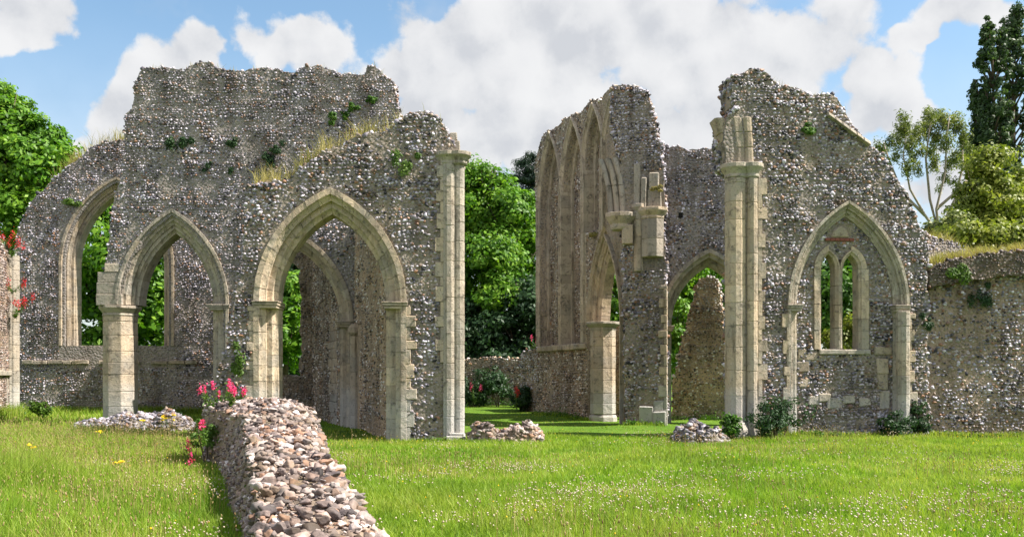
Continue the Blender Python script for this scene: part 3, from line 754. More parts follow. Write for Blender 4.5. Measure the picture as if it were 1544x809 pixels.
# ---- wall with the small arch between the middle group and the gable
pG = Plane((1000, 29.6), (1150, 29.2))
aG = Arch(pG.u(1013), pG.u(1128), pG.z(1070, 491), pG.z(1070, 398))
outG = [(996, 'g'), (996, 214), (1010, 220), (1024, 221), (1036, 227), (1052, 225), (1066, 223), (1078, 229), (1088, 236), (1096, 245), (1150, 260), (1150, 'g')]
rG, oG = make_wall('small_arch_wall', 'lower flint wall with a pointed arch between the ragged pier and the gable wall', pG, outG, 0.9, holes=[aG.outline(0.3)], excl=[aG.outline(0.46)], core='mortar_grey', flint='flint_grey', s=1.0, edge=0.8)
dress(rG, aG, [order(0.0, 0.22, 0.3, 0.88, 0.1), order(0.2, 0.44, -0.05, 0.7, 0.12)], M['ashlar_grey'], imp=True, impy=(0, 0.8), sides=(-1, 1))
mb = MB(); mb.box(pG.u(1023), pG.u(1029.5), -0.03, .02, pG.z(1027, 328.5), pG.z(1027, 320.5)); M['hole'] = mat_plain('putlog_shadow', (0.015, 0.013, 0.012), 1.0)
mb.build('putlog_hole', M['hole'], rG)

# ---- wall stub standing beyond that arch
pN = Plane((1012, 33.0), (1105, 32.4))
rN, oN = make_wall('wall_stub', 'brown freestanding flint wall stub beyond the small arch', pN,
                   [(1010, 'g'), (1018, 560), (1024, 526), (1036, 495), (1042, 471), (1049, 431), (1058, 420), (1072, 416), (1082, 427), (1085, 455), (1090, 470), (1094, 538), (1112, 545), (1112, 'g')],
                   0.9, core='plaster', flint='flint_warm', s=1.1, amp=0.07)

# ---- patch of walling seen behind the respond column
pS = Plane((906, 36.0), (952, 35.5))
make_wall('wall_fragment', 'sunlit low flint wall fragment just visible behind the middle stone column', pS,
          [(904, 'g'), (906, 520), (920, 494), (930, 486), (940, 492), (955, 488), (955, 'g')], 0.7, core='mortar_pale', flint='flint_pale', s=1.1)

# ---- gable wall with the walled-up arch and two-light window
pD = Plane((1105, 23.6), (1397, 24.0))
aD = Arch(pD.u(1206), pD.u(1352), pD.z(1279, 460), pD.z(1279, 324))
outD = [(1112, 'g'), (1112, 262), (1097, 246), (1094, 199), (1099, 175), (1109, 165), (1104, 140), (1105, 113), (1121, 110), (1129, 105), (1143, 104), (1159, 112), (1178, 127), (1190, 135), (1206, 135), (1230, 141), (1254, 145), (1269, 157),
        (1277, 173), (1293, 195), (1313, 220), (1333, 238), (1348, 262), (1364, 286), (1380, 317), (1388, 345), (1399, 354), (1399, 'g')]
xs0, xs1 = pD.u(1090), pD.u(1149)
rD, oD = make_wall('gable_wall', 'sloping gable-like flint wall with a walled-up arch framing a two-light window', pD, outD, 1.0,
                   holes=[aD.outline(0.2)], excl=[aD.outline(0.34), [(xs0, -1), (xs1, -1), (xs1, pD.z(1120, 247)), (xs0, pD.z(1120, 247))], [(xs0, pD.z(1120, 248)), (pD.u(1134), pD.z(1120, 248)), (pD.u(1132), pD.z(1120, 172)), (xs0, pD.z(1120, 172))]],
                   protos=P_MID, s=1.05, bare=-.14, thin=[([(1200, 190), (1250, 200), (1270, 280), (1210, 260)], .22), ([(1150, 330), (1185, 330), (1190, 420), (1150, 420)], .4)])
dress(rD, aD, [order(0.0, 0.17, 0.12, 0.4, 0.07), order(0.15, 0.32, -0.06, 0.35, 0.1)], M['ashlar_grey'], imp=True, impy=(-.02, 0.34))
quoins(rD, aD.uL - 0.36, aD.uL - 0.28, (0.1, aD.zs - 0.2), y=-0.05, side=-1, jag=0.11)
quoins(rD, aD.uR + 0.30, aD.uR + 0.38, (0.1, aD.zs - 0.2), y=-0.05, side=1, jag=0.14)
mb = MB(); mb.drums(aD.uR + 0.16, -0.02, 0.17, 0.0, aD.zs - 0.15, 0.4, 10); mb.ngon(aD.uR + .16, -.02, [(.26, -.1), (.26, .2), (.18, .34)], 10)
mb.build('jamb_shaft', M['ashlar_grey'], rD, bevel=0.008)
# the walling inside the arch
w1 = Arch(pD.u(1244), pD.u(1266), pD.z(1255, 404), pD.z(1254, 381), pD.z(1255, 526))
w2 = Arch(pD.u(1277.5), pD.u(1301), pD.z(1289, 404), pD.z(1288, 382), pD.z(1289, 526))
inf = aD.outline(0.19); win = [(pD.u(1238), w1.zb - .06), (pD.u(1238), w1.zs), w1.pt(-1, .6, .1), w1.pt(-1, 1, .1), w1.pt(1, .5, .05), w2.pt(-1, .5, .05), w2.pt(-1, 1, .1), w2.pt(1, .6, .1), (pD.u(1307), w2.zs), (pD.u(1307), w1.zb - .06)]
slab('arch_infill', inf, [win], 0.24, 0.7, M['mortar'], rD)
frame_out = [(pD.u(1231), w1.zb - .1), (pD.u(1231), w1.zs), w1.pt(-1, .55, .24), w1.pt(-1, 1, .24), (pD.u(1272), w1.za), w2.pt(-1, 1, .24), w2.pt(1, .55, .24), (pD.u(1316), w2.zs), (pD.u(1316), w1.zb - .1)]
tile_box = [(pD.u(1249), pD.z(1270, 363)), (pD.u(1292), pD.z(1270, 363)), (pD.u(1290), pD.z(1270, 335)), (pD.u(1255), pD.z(1270, 335))]
p_, s_, r_ = face_stones(aD.outline(0.05), [win, frame_out, tile_box], 0.236, 1.05)
link_mesh('infill_flints', stones_mesh('infill_flints', P_MID, p_, s_, r_), M['flint'], rD, True)
mb = MB()
for a in (w1, w2):
    for sd_ in (-1, 1):
        a.ring(mb, order(0.0, 0.2 if (a is w1) == (sd_ < 0) else 0.1, 0.19 + (.004 if a is w2 else 0), 0.6, 0.06), sd_, 0.3)
a = w1; a.jamb(mb, order(0, 0.2, 0.19, 0.6, 0.06), -1, a.zb, a.zs, 0.4)
a = w2; a.jamb(mb, order(0, 0.25, 0.19, 0.6, 0.06), 1, a.zb, a.zs, 0.4)
wf = mb.build('window_frame', M['ashlar'], rD, bevel=0.01)
mb = MB(); um = (w1.uR + w2.uL) / 2; hw = (w2.uL - w1.uR) / 2
f = lambda z: [(um - hw, .6, z), (um - hw, .28, z), (um - hw * .35, .2, z), (um + hw * .35, .2, z), (um + hw, .28, z), (um + hw, .6, z)]
zz = w1.zb
for h in (0.55, 0.6, 0.5, 2):
    z1 = min(zz + h, w1.zs + .06); mb.loft([f(zz + .004), f(z1 - .004)]); zz = z1
mb.build('mullion', M['ashlar_brown'], wf, bevel=0.008)
mb = MB(); mb.box(pD.u(1240), pD.u(1318), 0.16, 0.62, w1.zb - .13, w1.zb - .002, .006); mb.build('sill', M['ashlar_grey'], wf, bevel=0.02)
mb = MB()
x = pD.u(1250)
while x < pD.u(1291):
    mb.box(x, x + .12, 0.19, 0.4, pD.z(1270, 361.5), pD.z(1270, 357), .004); x += .128
mb.build('tile_band', M['brick'], rD, bevel=0.006)
mb = MB(); mb.loft([[(pD.u(1258), .2, pD.z(1270, 356)), (pD.u(1287), .2, pD.z(1270, 356)), (pD.u(1282), .2, pD.z(1270, 343)), (pD.u(1273), .2, pD.z(1270, 337)), (pD.u(1262), .2, pD.z(1270, 345))],
                      [(pD.u(1258), .5, pD.z(1270, 356)), (pD.u(1287), .5, pD.z(1270, 356)), (pD.u(1282), .5, pD.z(1270, 343)), (pD.u(1273), .5, pD.z(1270, 337)), (pD.u(1262), .5, pD.z(1270, 345))]])
mb.build('carved_block', M['ashlar_brown'], rD, bevel=0.03)
mb = MB()                                                # odd dressed blocks in the walling under the window
for (px, py, w, h) in ((1228, 536, 9, 6), (1338, 528, 14, 6), (1215, 552, 10, 8), (1219, 576, 8, 7), (1249, 599, 9, 6), (1337, 552, 9, 12), (1337, 575, 8, 12), (1216, 535, 8, 9), (1264, 608, 12, 8), (1232, 604, 8, 7), (1285, 602, 10, 6), (1310, 606, 9, 6), (1340, 603, 7, 14)):
    mb.box(pD.u(px - w), pD.u(px + w), .2, .35, pD.z(1279, py + h), pD.z(1279, py - h), .02)
mb.build('infill_blocks', M['ashlar_brown'], rD, bevel=0.025)
# half-round pier up its left edge
zt = pD.z(1115, 268)
mb = MB(); ur = pD.u(1112)
mb.drums(ur, 0.16, 0.27, 0.0, zt, 0.55, 12); mb.box(pD.u(1120), pD.u(1129), 0.06, .9, 0, zt); mb.drums(pD.u(1134), 0.0, 0.14, 0.0, zt, 0.55, 10); mb.box(pD.u(1128), pD.u(1145), -.045, .5, 0, zt)
mb.ngon(ur, .16, [(.36, -.2), (.36, .22), (.3, .4)], 12)
pier = mb.build('engaged_pier', M['ashlar'], rD, bevel=0.01)
quoins(rD, pD.u(1142), pD.u(1148), (0.4, zt), y=-0.06, side=1, jag=0.12, h=0.36)
mb = MB()
for ux, yy, r in ((ur, .16, .27), (pD.u(1134), .02, .17)):
    mb.ngon(ux, yy, [(r, zt), (r + .02, zt + .03), (r + .01, zt + .1), (r + .06, zt + .18), (r + .12, zt + .26), (r + .12, zt + .36)], 12)
mb.box(pD.u(1115), pD.u(1140), -.05, .6, zt + .22, zt + .36)
mb.build('capital', M['ashlar_grey'], pier, bevel=0.01)
mb = MB(); n = 7
for (x0, lean, w, y0) in ((1104, -0.28, .15, .08), (1117, -0.1, .15, -.02), (1130, -.06, .12, -.06)):
    for i in range(3):
        t0, t1 = i / 3, (i + 1) / 3; zA, zB = zt + .37, pD.z(1115, 176)
        f = lambda t: [(pD.u(x0) + lean * t * t - w, .6, zA + (zB - zA) * t), (pD.u(x0) + lean * t * t - w, y0 + .06, zA + (zB - zA) * t), (pD.u(x0) + lean * t * t - w * .5, y0, zA + (zB - zA) * t),
                       (pD.u(x0) + lean * t * t + w * .5, y0, zA + (zB - zA) * t), (pD.u(x0) + lean * t * t + w, y0 + .06, zA + (zB - zA) * t), (pD.u(x0) + lean * t * t + w, .6, zA + (zB - zA) * t)]
        mb.loft([f(t0 + .003), f(t0 * .67 + t1 * .33), f(t0 * .33 + t1 * .67), f(t1 - .003)])
mb.box(pD.u(1105), pD.u(1117), .1, .7, pD.z(1110, 134), pD.z(1110, 111), .03); mb.box(pD.u(1104), pD.u(1113), .15, .6, pD.z(1110, 160), pD.z(1110, 137), .03)
mb.build('arch_springer', M['ashlar_brown'], rD, bevel=0.02)
mb = MB(); p0 = pD.uz(1246, 173); p1 = pD.uz(1310, 219)
for i in range(6):
    a = [p0[k] + (p1[k] - p0[k]) * (i / 6 + .004) for k in (0, 1)]; b = [p0[k] + (p1[k] - p0[k]) * ((i + 1) / 6 - .004) for k in (0, 1)]
    f = lambda p: [(p[0], -.16, p[1] - .04), (p[0], -.12, p[1] + .06), (p[0], .1, p[1] + .1), (p[0], .1, p[1] - .05)]
    mb.loft([f(a), f(b)])
mb.build('drip_stone', M['ashlar_grey'], rD, bevel=0.012)

# ---- boundary wall at the right, and the stub that joins it to the gable
pT = Plane((1386, 25.4), (1475, 26.4))
rT, oT = make_wall('stepped_wall', 'ragged flint wall top stepping down from the gable wall, grass growing on it', pT, [(1384, 'g'), (1384, 352), (1400, 356), (1430, 363), (1450, 374), (1470, 390), (1480, 400), (1480, 'g')], 0.8, amp=0.06)
pH = Plane((1397, 24.3), (1580, 24.3))
outH = [(1397, 'g'), (1398, 500), (1401, 432), (1440, 422), (1490, 418), (1580, 412), (1580, 'g')]
rH, oH = make_wall('boundary_wall', 'pale brown flint wall at right with a dark overhanging top under sunlit grass', pH, outH, 0.8, core='mortar_pale', flint='flint', s=1.1, protos=P_MID, edge=0.2, thin=[([(1398, 435), (1470, 430), (1500, 560), (1440, 600), (1398, 560)], .55), ([(1500, 430), (1580, 430), (1580, 480)], .4)])
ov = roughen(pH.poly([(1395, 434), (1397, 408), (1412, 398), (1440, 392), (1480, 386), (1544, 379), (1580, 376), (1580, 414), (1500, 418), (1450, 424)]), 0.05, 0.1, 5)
M['mortar_shade'] = mat_mortar('shade_toned_mortar', (0.15, 0.11, 0.07), (0.11, 0.09, 0.07)); slab('overhanging_top', ov, [], -0.26, 0.85, M['mortar_shade'], rH)  # shade of the top band is painted in as dark mortar
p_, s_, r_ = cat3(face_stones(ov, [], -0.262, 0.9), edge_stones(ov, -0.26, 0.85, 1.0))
M['flint_shade'] = mat_flint('shade_toned_flints', FL, (0.45, 0.37, 0.33), stained=0.6)  # flints of that band darkened too, its shade put into their colour
link_mesh('top_flints', stones_mesh('top_flints', P_LOW, p_, s_, r_), M['flint_shade'], rH, True)

# ---- sunlit fragment at the left edge of the photograph
pJ = Plane((-45, 27.0), (13, 33.0))
rJ, oJ = make_wall('side_wall_fragment', 'sunlit pale wall fragment with a small blind pointed niche, reds flowers hanging on it'.replace('reds', 'red'), pJ,
                   [(-45, 'g'), (-45, 352), (-10, 358), (2, 366), (10, 378), (13, 384), (13, 'g')], 0.8, core='mortar_pale', flint='flint_pale', s=1.0, edge=0.8)
quoins(rJ, pJ.u(13) - .02, pJ.u(13) + 0.3, (-.2, pJ.z(13, 384)), y=-0.05, depth=.7, side=1, jag=0.05, mat='ashlar_grey')
mb = MB(); mb.drums(pJ.u(22), 0.1, 0.28, -0.2, pJ.z(20, 384), 0.4, 8); mb.build('edge_shaft', M['ashlar_grey'], rJ, bevel=0.01)
aJ = Arch(pJ.u(-6), pJ.u(10), pJ.z(4, 590), pJ.z(4, 566), -.2)
dress(rJ, aJ, [order(0, .16, -0.02, .1, .04)], M['ashlar_grey'], zb=-.2)
mb = MB(); mb.box(pJ.u(-40), pJ.u(14), -.1, .2, pJ.z(0, 566), pJ.z(0, 559)); mb.build('string_course', M['ashlar_grey'], rJ, bevel=0.02)

# ---- precinct wall at the back
pR = Plane((640, 47.0), (800, 46.0))
make_wall('precinct_wall', 'long low flint wall in shade under the big green trees at the back', pR, [(640, 'g'), (640, 538), (690, 541), (740, 538), (800, 540), (800, 'g')], 0.6, core='mortar_warm', flint='flint_warm', s=1.4, edge=0.2)
pQ = Plane((784, 42.0), (824, 39.5))
make_wall('return_wall', 'pale low flint wall end beside the lancet wall with flowers on top', pQ, [(783, 'g'), (785, 534), (792, 529), (804, 526), (812, 522), (826, 520), (826, 'g')], 0.7, core='mortar_pale', flint='flint_grey', s=1.2)

# ---- foreground low wall, tumbling down towards the camera
def low_wall():
    #  distance, left base px, left top px, right top px, top height
    sec = [(18.2, 306, 308, 466, 0.98), (17.5, 308, 312, 470, 1.10), (16.9, 309, 318, 472, 1.02), (16.5, 322, 350, 474, 0.99), (15.2, 334, 370, 475, 0.90), (13.4, 337, 374, 479, 0.82), (12.0, 343, 378, 483, 0.74), (10.6, 353, 381, 498, 0.66), (9.5, 364, 385, 519, 0.58), (8.4, 374, 387, 541, 0.5), (7.3, 386, 391, 566, 0.42), (6.3, 398, 404, 590, 0.38)]
    rings = []; n_t = 9
    P = []
    for d, lb, lt, rt, h in sec:
        X = lambda px: (px - CX) / F * d
        xl, xt, xr = X(lb), X(lt), X(rt); rb = xr + 0.06
        prof = [(xl, -0.3), (xl, 0.0), (xl * .5 + xt * .5, h * .5), (xl * .06 + xt * .94, h * .94), (xt * .8 + xr * .2, h), (xt * .5 + xr * .5, h * 1.03), (xt * .2 + xr * .8, h), (xr, h * .86), (rb, h * .4), (rb, -0.3)]
        P.append(([p for p in prof], d))
    root = empty('low_wall', ((390 - CX) / F * 13, 13, 0)); tag(root, 'tumbled low rubble wall of pale stones running towards the viewer', 'wall')
    O = Vector(root.location)
    mb = MB(); rr = []
    fine = []
    for i in range(len(P) - 1):                        # finer sections
        for t in (0, .25, .5, .75):
            (a, da), (b, db) = P[i], P[i + 1]
            fine.append([((p[0] * (1 - t) + q[0] * t), da * (1 - t) + db * t, p[1] * (1 - t) + q[1] * t) for p, q in zip(a, b)])
    fine.append([(p[0], P[-1][1], p[1]) for p in P[-1][0]])
    for r in fine:
        rr.append([(x - O.x + .035 * noise.noise(Vector((x * 3, y * 3, z))), y - O.y, z + (.11 * noise.noise(Vector((x * 2.2, y * 1.9, 4))) + .05 * noise.noise(Vector((x * 5, y * 5, 1)))) * min(1.0, max(0.0, z * 3))) for x, y, z in r])
    mb.loft(rr); mb.build('rubble_core', M['mortar_pale'], root)
    # cobbles over every face of that body
    G = np.array(rr)                                    # rings, profile, xyz
    def scatter(j0, j1, dens, smin, smax, flat):
        pos = []; size = []
        for i in range(len(G) - 1):
            for j in range(j0, j1):
                a, b, c, d_ = G[i, j], G[i, j + 1], G[i + 1, j], G[i + 1, j + 1]
                ar = np.linalg.norm(np.cross(b - a, c - a)); n = rng.poisson(ar * dens)
                if not n: continue
                u, v = rng.random(n)[:, None], rng.random(n)[:, None]
                pos.append(a * (1 - u) * (1 - v) + b * u * (1 - v) + c * (1 - u) * v + d_ * u * v)
        pos = np.concatenate(pos); n = len(pos); q = rng.uniform(smin, smax, n)
        q = np.where(rng.random(n) > .88, q * 1.35, q)
        size = np.stack([q * rng.uniform(.8, 1.45, n), q * rng.uniform(.8, 1.2, n), q * rng.uniform(*flat, n)], 1)
        return pos, size, np.stack([rng.normal(0, .28, n), rng.normal(0, .28, n), rng.uniform(-3, 3, n)], 1)
    top = scatter(3, 7, 130, .028, .074, (.45, .85)); top[0][:, 2] += rng.uniform(-.05, .035, len(top[0])) + .02
    left = scatter(1, 3, 90, .022, .045, (.6, .9)); right = scatter(7, 9, 80, .06, .1, (.5, .8)); left2 = scatter(3, 4, 50, .04, .07, (.5, .8))
    crumbs = scatter(3, 7, 260, .010, .024, (.5, .9)); crumbs[0][:, 2] += .012
    a, b, c = cat3(top, left, left2, right, crumbs)
    link_mesh('rubble_stones', stones_mesh('rubble_stones', P_HI, a, b, c), M['flint_pale'], root, True)
    # end face courses at the far, highest end
    return root
low_wall()

# ---- rubble heaps lying in the grass
def heap(label, px0, px1, d, hpts, depth, mat='flint', core='mortar', s=1.0, rot=0.0):
    xa, xb = (px0 - CX) / F * d, (px1 - CX) / F * d; L = xb - xa; gz = float(ground_z((xa + xb) / 2, d))
    root = empty('rubble_heap', ((xa + xb) / 2, d, gz), rot); tag(root, label, 'rubble heap', 'rubble heaps lying in the grass')
    hh = lambda t: float(np.interp(t, [p[0] for p in hpts], [p[1] for p in hpts]))
    mb = MB(); rings = []
    for i in range(25):
        t = i / 24; h = max(hh(t), .03); w = depth * (0.35 + .65 * math.sin(math.pi * min(max(t, .04), .96)) ** .5)
        rings.append([((t - .5) * L, w * math.cos(a), -0.15 + (h + .15) * max(0.0, math.sin(a)) ** .6 * (1 + .5 * noise.noise(Vector((t * 7, a * 1.6, L))) + .2 * noise.noise(Vector((t * 19, a * 3, L))))) for a in [math.pi * k / 8 for k in range(9)]])
    mb.loft(rings); mb.build('rubble_core', M[core], root)
    G = np.array(rings); pos = []
    for i in range(24):
        for j in range(8):
            a, b, c, e = G[i, j], G[i, j + 1], G[i + 1, j], G[i + 1, j + 1]
            n = rng.poisson(np.linalg.norm(np.cross(b - a, c - a)) * 150 / s ** 2)
            u, v = rng.random(n)[:, None], rng.random(n)[:, None]
            pos.append(a * (1 - u) * (1 - v) + b * u * (1 - v) + c * (1 - u) * v + e * u * v)
    pos = np.concatenate(pos); n = len(pos); q = rng.uniform(.045, .085, n) * s
    size = np.stack([q * rng.uniform(.9, 1.4, n), q * rng.uniform(.8, 1.2, n), q * rng.uniform(.55, .85, n)], 1)
    link_mesh('rubble_stones', stones_mesh('rubble_stones', P_MID, pos, size, rng.normal(0, .5, (n, 3))), M[mat], root, True)
    return root
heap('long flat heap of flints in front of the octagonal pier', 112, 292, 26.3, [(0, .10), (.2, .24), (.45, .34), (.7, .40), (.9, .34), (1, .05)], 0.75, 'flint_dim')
heap('small two-humped rubble heap in the middle of the lawn', 706, 818, 22.2, [(0, .12), (.1, .40), (.25, .42), (.4, .2), (.55, .22), (.62, .36), (.85, .42), (1, .1)], 0.4, 'flint_pale', 'mortar_pale')
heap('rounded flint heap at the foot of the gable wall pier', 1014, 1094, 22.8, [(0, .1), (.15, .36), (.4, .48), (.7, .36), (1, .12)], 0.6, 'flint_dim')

# ================================================================== vegetation
def leaf_mesh(name, pos, nrm, size, aspect=0.55, fold=0.0):
    """one small pointed leaf (two triangles) per position"""
    n = len(pos); nrm = nrm / (np.linalg.norm(nrm, axis=1, keepdims=True) + 1e-9)
    r = rng.normal(size=(n, 3)); t = np.cross(nrm, r); t /= (np.linalg.norm(t, axis=1, keepdims=True) + 1e-9); b = np.cross(nrm, t)
    s = (size * rng.uniform(.6, 1.35, n))[:, None]
    V = np.stack([pos - t * s, pos - b * s * aspect + nrm * s * .12, pos + t * s, pos + b * s * aspect + nrm * s * .12], 1).reshape(-1, 3)
    return np_mesh(name, V, [np.arange(4 * n).reshape(-1, 4)])

def clumps(ells, ncl, leaves, cr, up=0.35, shell=0.55, droop=0.0):
    """leaf positions in clumps through the outer volume of ellipsoids; returns pos, normals"""
    P, N = [], []
    vol = np.array([e[3] * e[4] * e[5] for e in ells]) ** (2 / 3); vol /= vol.sum()
    for e, w in zip(ells, vol):
        k = max(3, int(ncl * w)); c = np.array(e[:3]); r = np.array(e[3:6])
        d = rng.normal(size=(k, 3)); d /= np.linalg.norm(d, axis=1, keepdims=True)
        cc = c + d * r * rng.uniform(shell, 1.06, k)[:, None]
        m = leaves // ncl + 1
        csz = cr * rng.uniform(.55, 1.35, k)
        off = rng.normal(size=(k, m, 3)); off /= np.linalg.norm(off, axis=2, keepdims=True); off *= rng.uniform(0.25, 1, (k, m, 1)) ** .6
        p = cc[:, None] + off * csz[:, None, None] * np.array([1.1, 1.1, 0.75])
        p[..., 2] -= droop * rng.random((k, m))
        P.append(p.reshape(-1, 3)); N.append((off * .8 + d[:, None] * .5 + np.array([0, 0, up]) + rng.normal(size=(k, m, 3)) * .45).reshape(-1, 3))
    return np.concatenate(P), np.concatenate(N)

def tree(name, label, px, d, ells, mat, leaves, lsize, cr, ncl, trunk_r=0.3, bark='bark', cat='tree', group=None, up=.35, shell=.55, aspect=.55, droop=0, limbs=True, gz=0.0, bend=0.0):
    """ells: (px, py, rx px, ry px, depth offset m) crown masses as seen from the viewpoint, placed at their real distance"""
    group = group or ('trees behind the ruins' if cat == 'tree' else None)
    base = Vector(((px - CX) / F * d, d, gz)); root = empty(name, base); tag(root, label, cat, group)
    E = []
    for e in ells:
        dd = d + e[4]; c = world_at(e[0], e[1], dd) - base; rx, rz = e[2] / F * dd, e[3] / F * dd
        E.append((c.x, c.y, c.z, rx, max(rx, rz) * .8 if rx < rz * 2 else rx * .6, rz))
    p, n = clumps(E, ncl, leaves, cr, up, shell, droop)
    k = p[:, 2] > 0.1; p, n = p[k], n[k]
    link_mesh('crown', leaf_mesh('crown', p, n, np.full(len(p), lsize), aspect), M[mat], root)
    mb = MB(); top = max(E, key=lambda e: e[2]); H = top[2]
    q = [Vector((0, 0, -.3)), Vector((.1 * trunk_r + bend * .3, 0, H * .3)), Vector((top[0] * .35 + bend, top[1] * .4, H * .6)), Vector((top[0], top[1], H + top[5] * .3))]
    mb.tube(q, [trunk_r * 1.25, trunk_r * .9, trunk_r * .6, trunk_r * .12], 8)
    if limbs:
        for e in E:
            c = Vector(e[:3]); t = random.uniform(.25, .5); st_ = q[1].lerp(q[2], t) if c.z > H * .35 else q[0].lerp(q[1], .6)
            mid = st_.lerp(c, .5) + Vector((0, 0, -.15 * (c - st_).length * .5))
            mb.tube([st_, mid, c, c + Vector((random.uniform(-.4, .4) * e[3], 0, e[5] * .6))], [trunk_r * .45, trunk_r * .3, trunk_r * .15, trunk_r * .04], 6)
            for kk in range(4):
                a = c + Vector((random.uniform(-.9, .9) * e[3], random.uniform(-.7, .7) * e[4], random.uniform(-.3, .9) * e[5]))
                mb.tube([mid.lerp(c, random.uniform(.2, .9)), a], [trunk_r * .14, trunk_r * .04], 5)
    mb.build('trunk', M[bark], root, True)
    return root

# big trees at the back, between the two groups of ruins
tree('broadleaf_tree', 'big bright green tree filling the gap beside the corner shaft', 742, 54,
     [(735, 315, 50, 45, 0), (700, 330, 60, 60, 1), (712, 262, 20, 20, .5), (738, 268, 16, 16, -.5), (760, 288, 18, 16, .5), (786, 300, 18, 18, 0), (752, 275, 10, 10, 0), (696, 268, 20, 24, 0), (770, 330, 45, 45, -1), (730, 390, 60, 45, -2), (790, 400, 45, 45, -1.5), (706, 292, 34, 28, 1.5), (760, 450, 60, 40, -2.5), (790, 350, 40, 50, 0), (690, 430, 50, 50, -1)],
     'leaf_bright', 52000, .13, 0.85, 230, .35)
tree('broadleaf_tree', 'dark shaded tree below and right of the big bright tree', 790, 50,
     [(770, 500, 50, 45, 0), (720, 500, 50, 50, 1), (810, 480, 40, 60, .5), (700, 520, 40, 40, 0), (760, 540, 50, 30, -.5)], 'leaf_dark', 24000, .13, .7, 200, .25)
tree('cedar_tree', 'dark spiky cedar top showing above the bright tree', 800, 74,
     [(792, 245, 22, 4, 0), (805, 258, 36, 5, 0), (800, 236, 12, 4, 0), (800, 272, 40, 6, 0), (808, 290, 36, 8, 0)], 'needle', 6500, .2, .5, 110, .3, up=.1, aspect=.16, shell=.2)
# left edge
tree('broadleaf_tree', 'rounded sunlit leafy tree at the left edge, behind the window wall', 25, 46,
     [(20, 240, 70, 60, 0), (60, 270, 48, 48, -1), (0, 190, 45, 50, 0), (30, 330, 60, 50, -1), (75, 320, 30, 40, -1), (-40, 250, 60, 80, 0), (95, 300, 18, 26, -1), (55, 215, 36, 34, 0), (4, 150, 16, 24, 0), (22, 168, 18, 16, 1), (38, 178, 14, 14, 0), (70, 205, 16, 14, 0), (92, 232, 14, 14, -1), (-15, 140, 20, 18, 0)],
     'leaf_bright', 42000, .13, .8, 200, .35)
# trees seen through the openings
tree('broadleaf_tree', 'sunlit green tree framed by the tall window opening', 165, 46,
     [(150, 350, 50, 40, 0), (190, 400, 60, 50, -1), (130, 430, 40, 50, 0), (220, 460, 40, 60, -1), (160, 490, 60, 45, 0), (240, 400, 40, 60, 0), (150, 530, 50, 40, -1), (225, 525, 50, 40, -1)], 'leaf_bright', 20000, .16, .8, 160, .3)
tree('broadleaf_tree', 'sunlit bushy tree seen through the opening of the dim chapel wall', 430, 44,
     [(425, 460, 45, 35, 0), (440, 500, 40, 30, -1), (410, 520, 45, 35, 0), (450, 430, 40, 30, 1)], 'leaf_bright', 9000, .14, .6, 90, .15, gz=0)
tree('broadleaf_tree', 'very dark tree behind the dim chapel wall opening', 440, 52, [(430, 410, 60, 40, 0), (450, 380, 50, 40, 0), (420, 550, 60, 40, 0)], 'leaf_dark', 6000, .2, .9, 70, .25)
tree('broadleaf_tree', 'green tree behind the two-light window of the gable wall', 1275, 38,
     [(1255, 440, 40, 45, 0), (1290, 430, 40, 50, 1), (1300, 480, 40, 40, 0), (1240, 480, 35, 40, 0), (1275, 390, 40, 30, 1)], 'leaf_mid', 14000, .13, .6, 120, .25)
tree('yellow_bush', 'bright yellow-green bush low behind the two-light window', 1270, 31, [(1258, 512, 14, 18, 0), (1290, 500, 14, 22, 0), (1275, 525, 26, 14, 0)], 'leaf_yellow', 3500, .07, .3, 50, .05, cat='bush')
tree('ivy_bush', 'bright green climber behind the small arch, left of the stub', 1022, 36, [(1020, 470, 16, 35, 0), (1032, 440, 16, 25, 0), (1018, 520, 14, 40, 0), (1045, 412, 14, 16, 0), (1096, 440, 8, 30, 0), (1066, 405, 40, 12, 1)], 'leaf_bright', 7000, .09, .4, 90, .06, cat='climber')
tree('broadleaf_tree', 'green tree behind the small arch, above the wall stub', 1070, 48, [(1060, 400, 60, 35, 0), (1100, 430, 40, 50, 0), (1030, 440, 40, 50, 0), (1070, 500, 70, 60, 0)], 'leaf_mid', 11000, .16, .8, 100, .25)
tree('broadleaf_tree', 'small green tree glimpsed behind the middle stone column', 925, 44, [(925, 450, 30, 40, 0), (935, 490, 28, 35, 0)], 'leaf_bright', 3000, .13, .5, 40, .15)
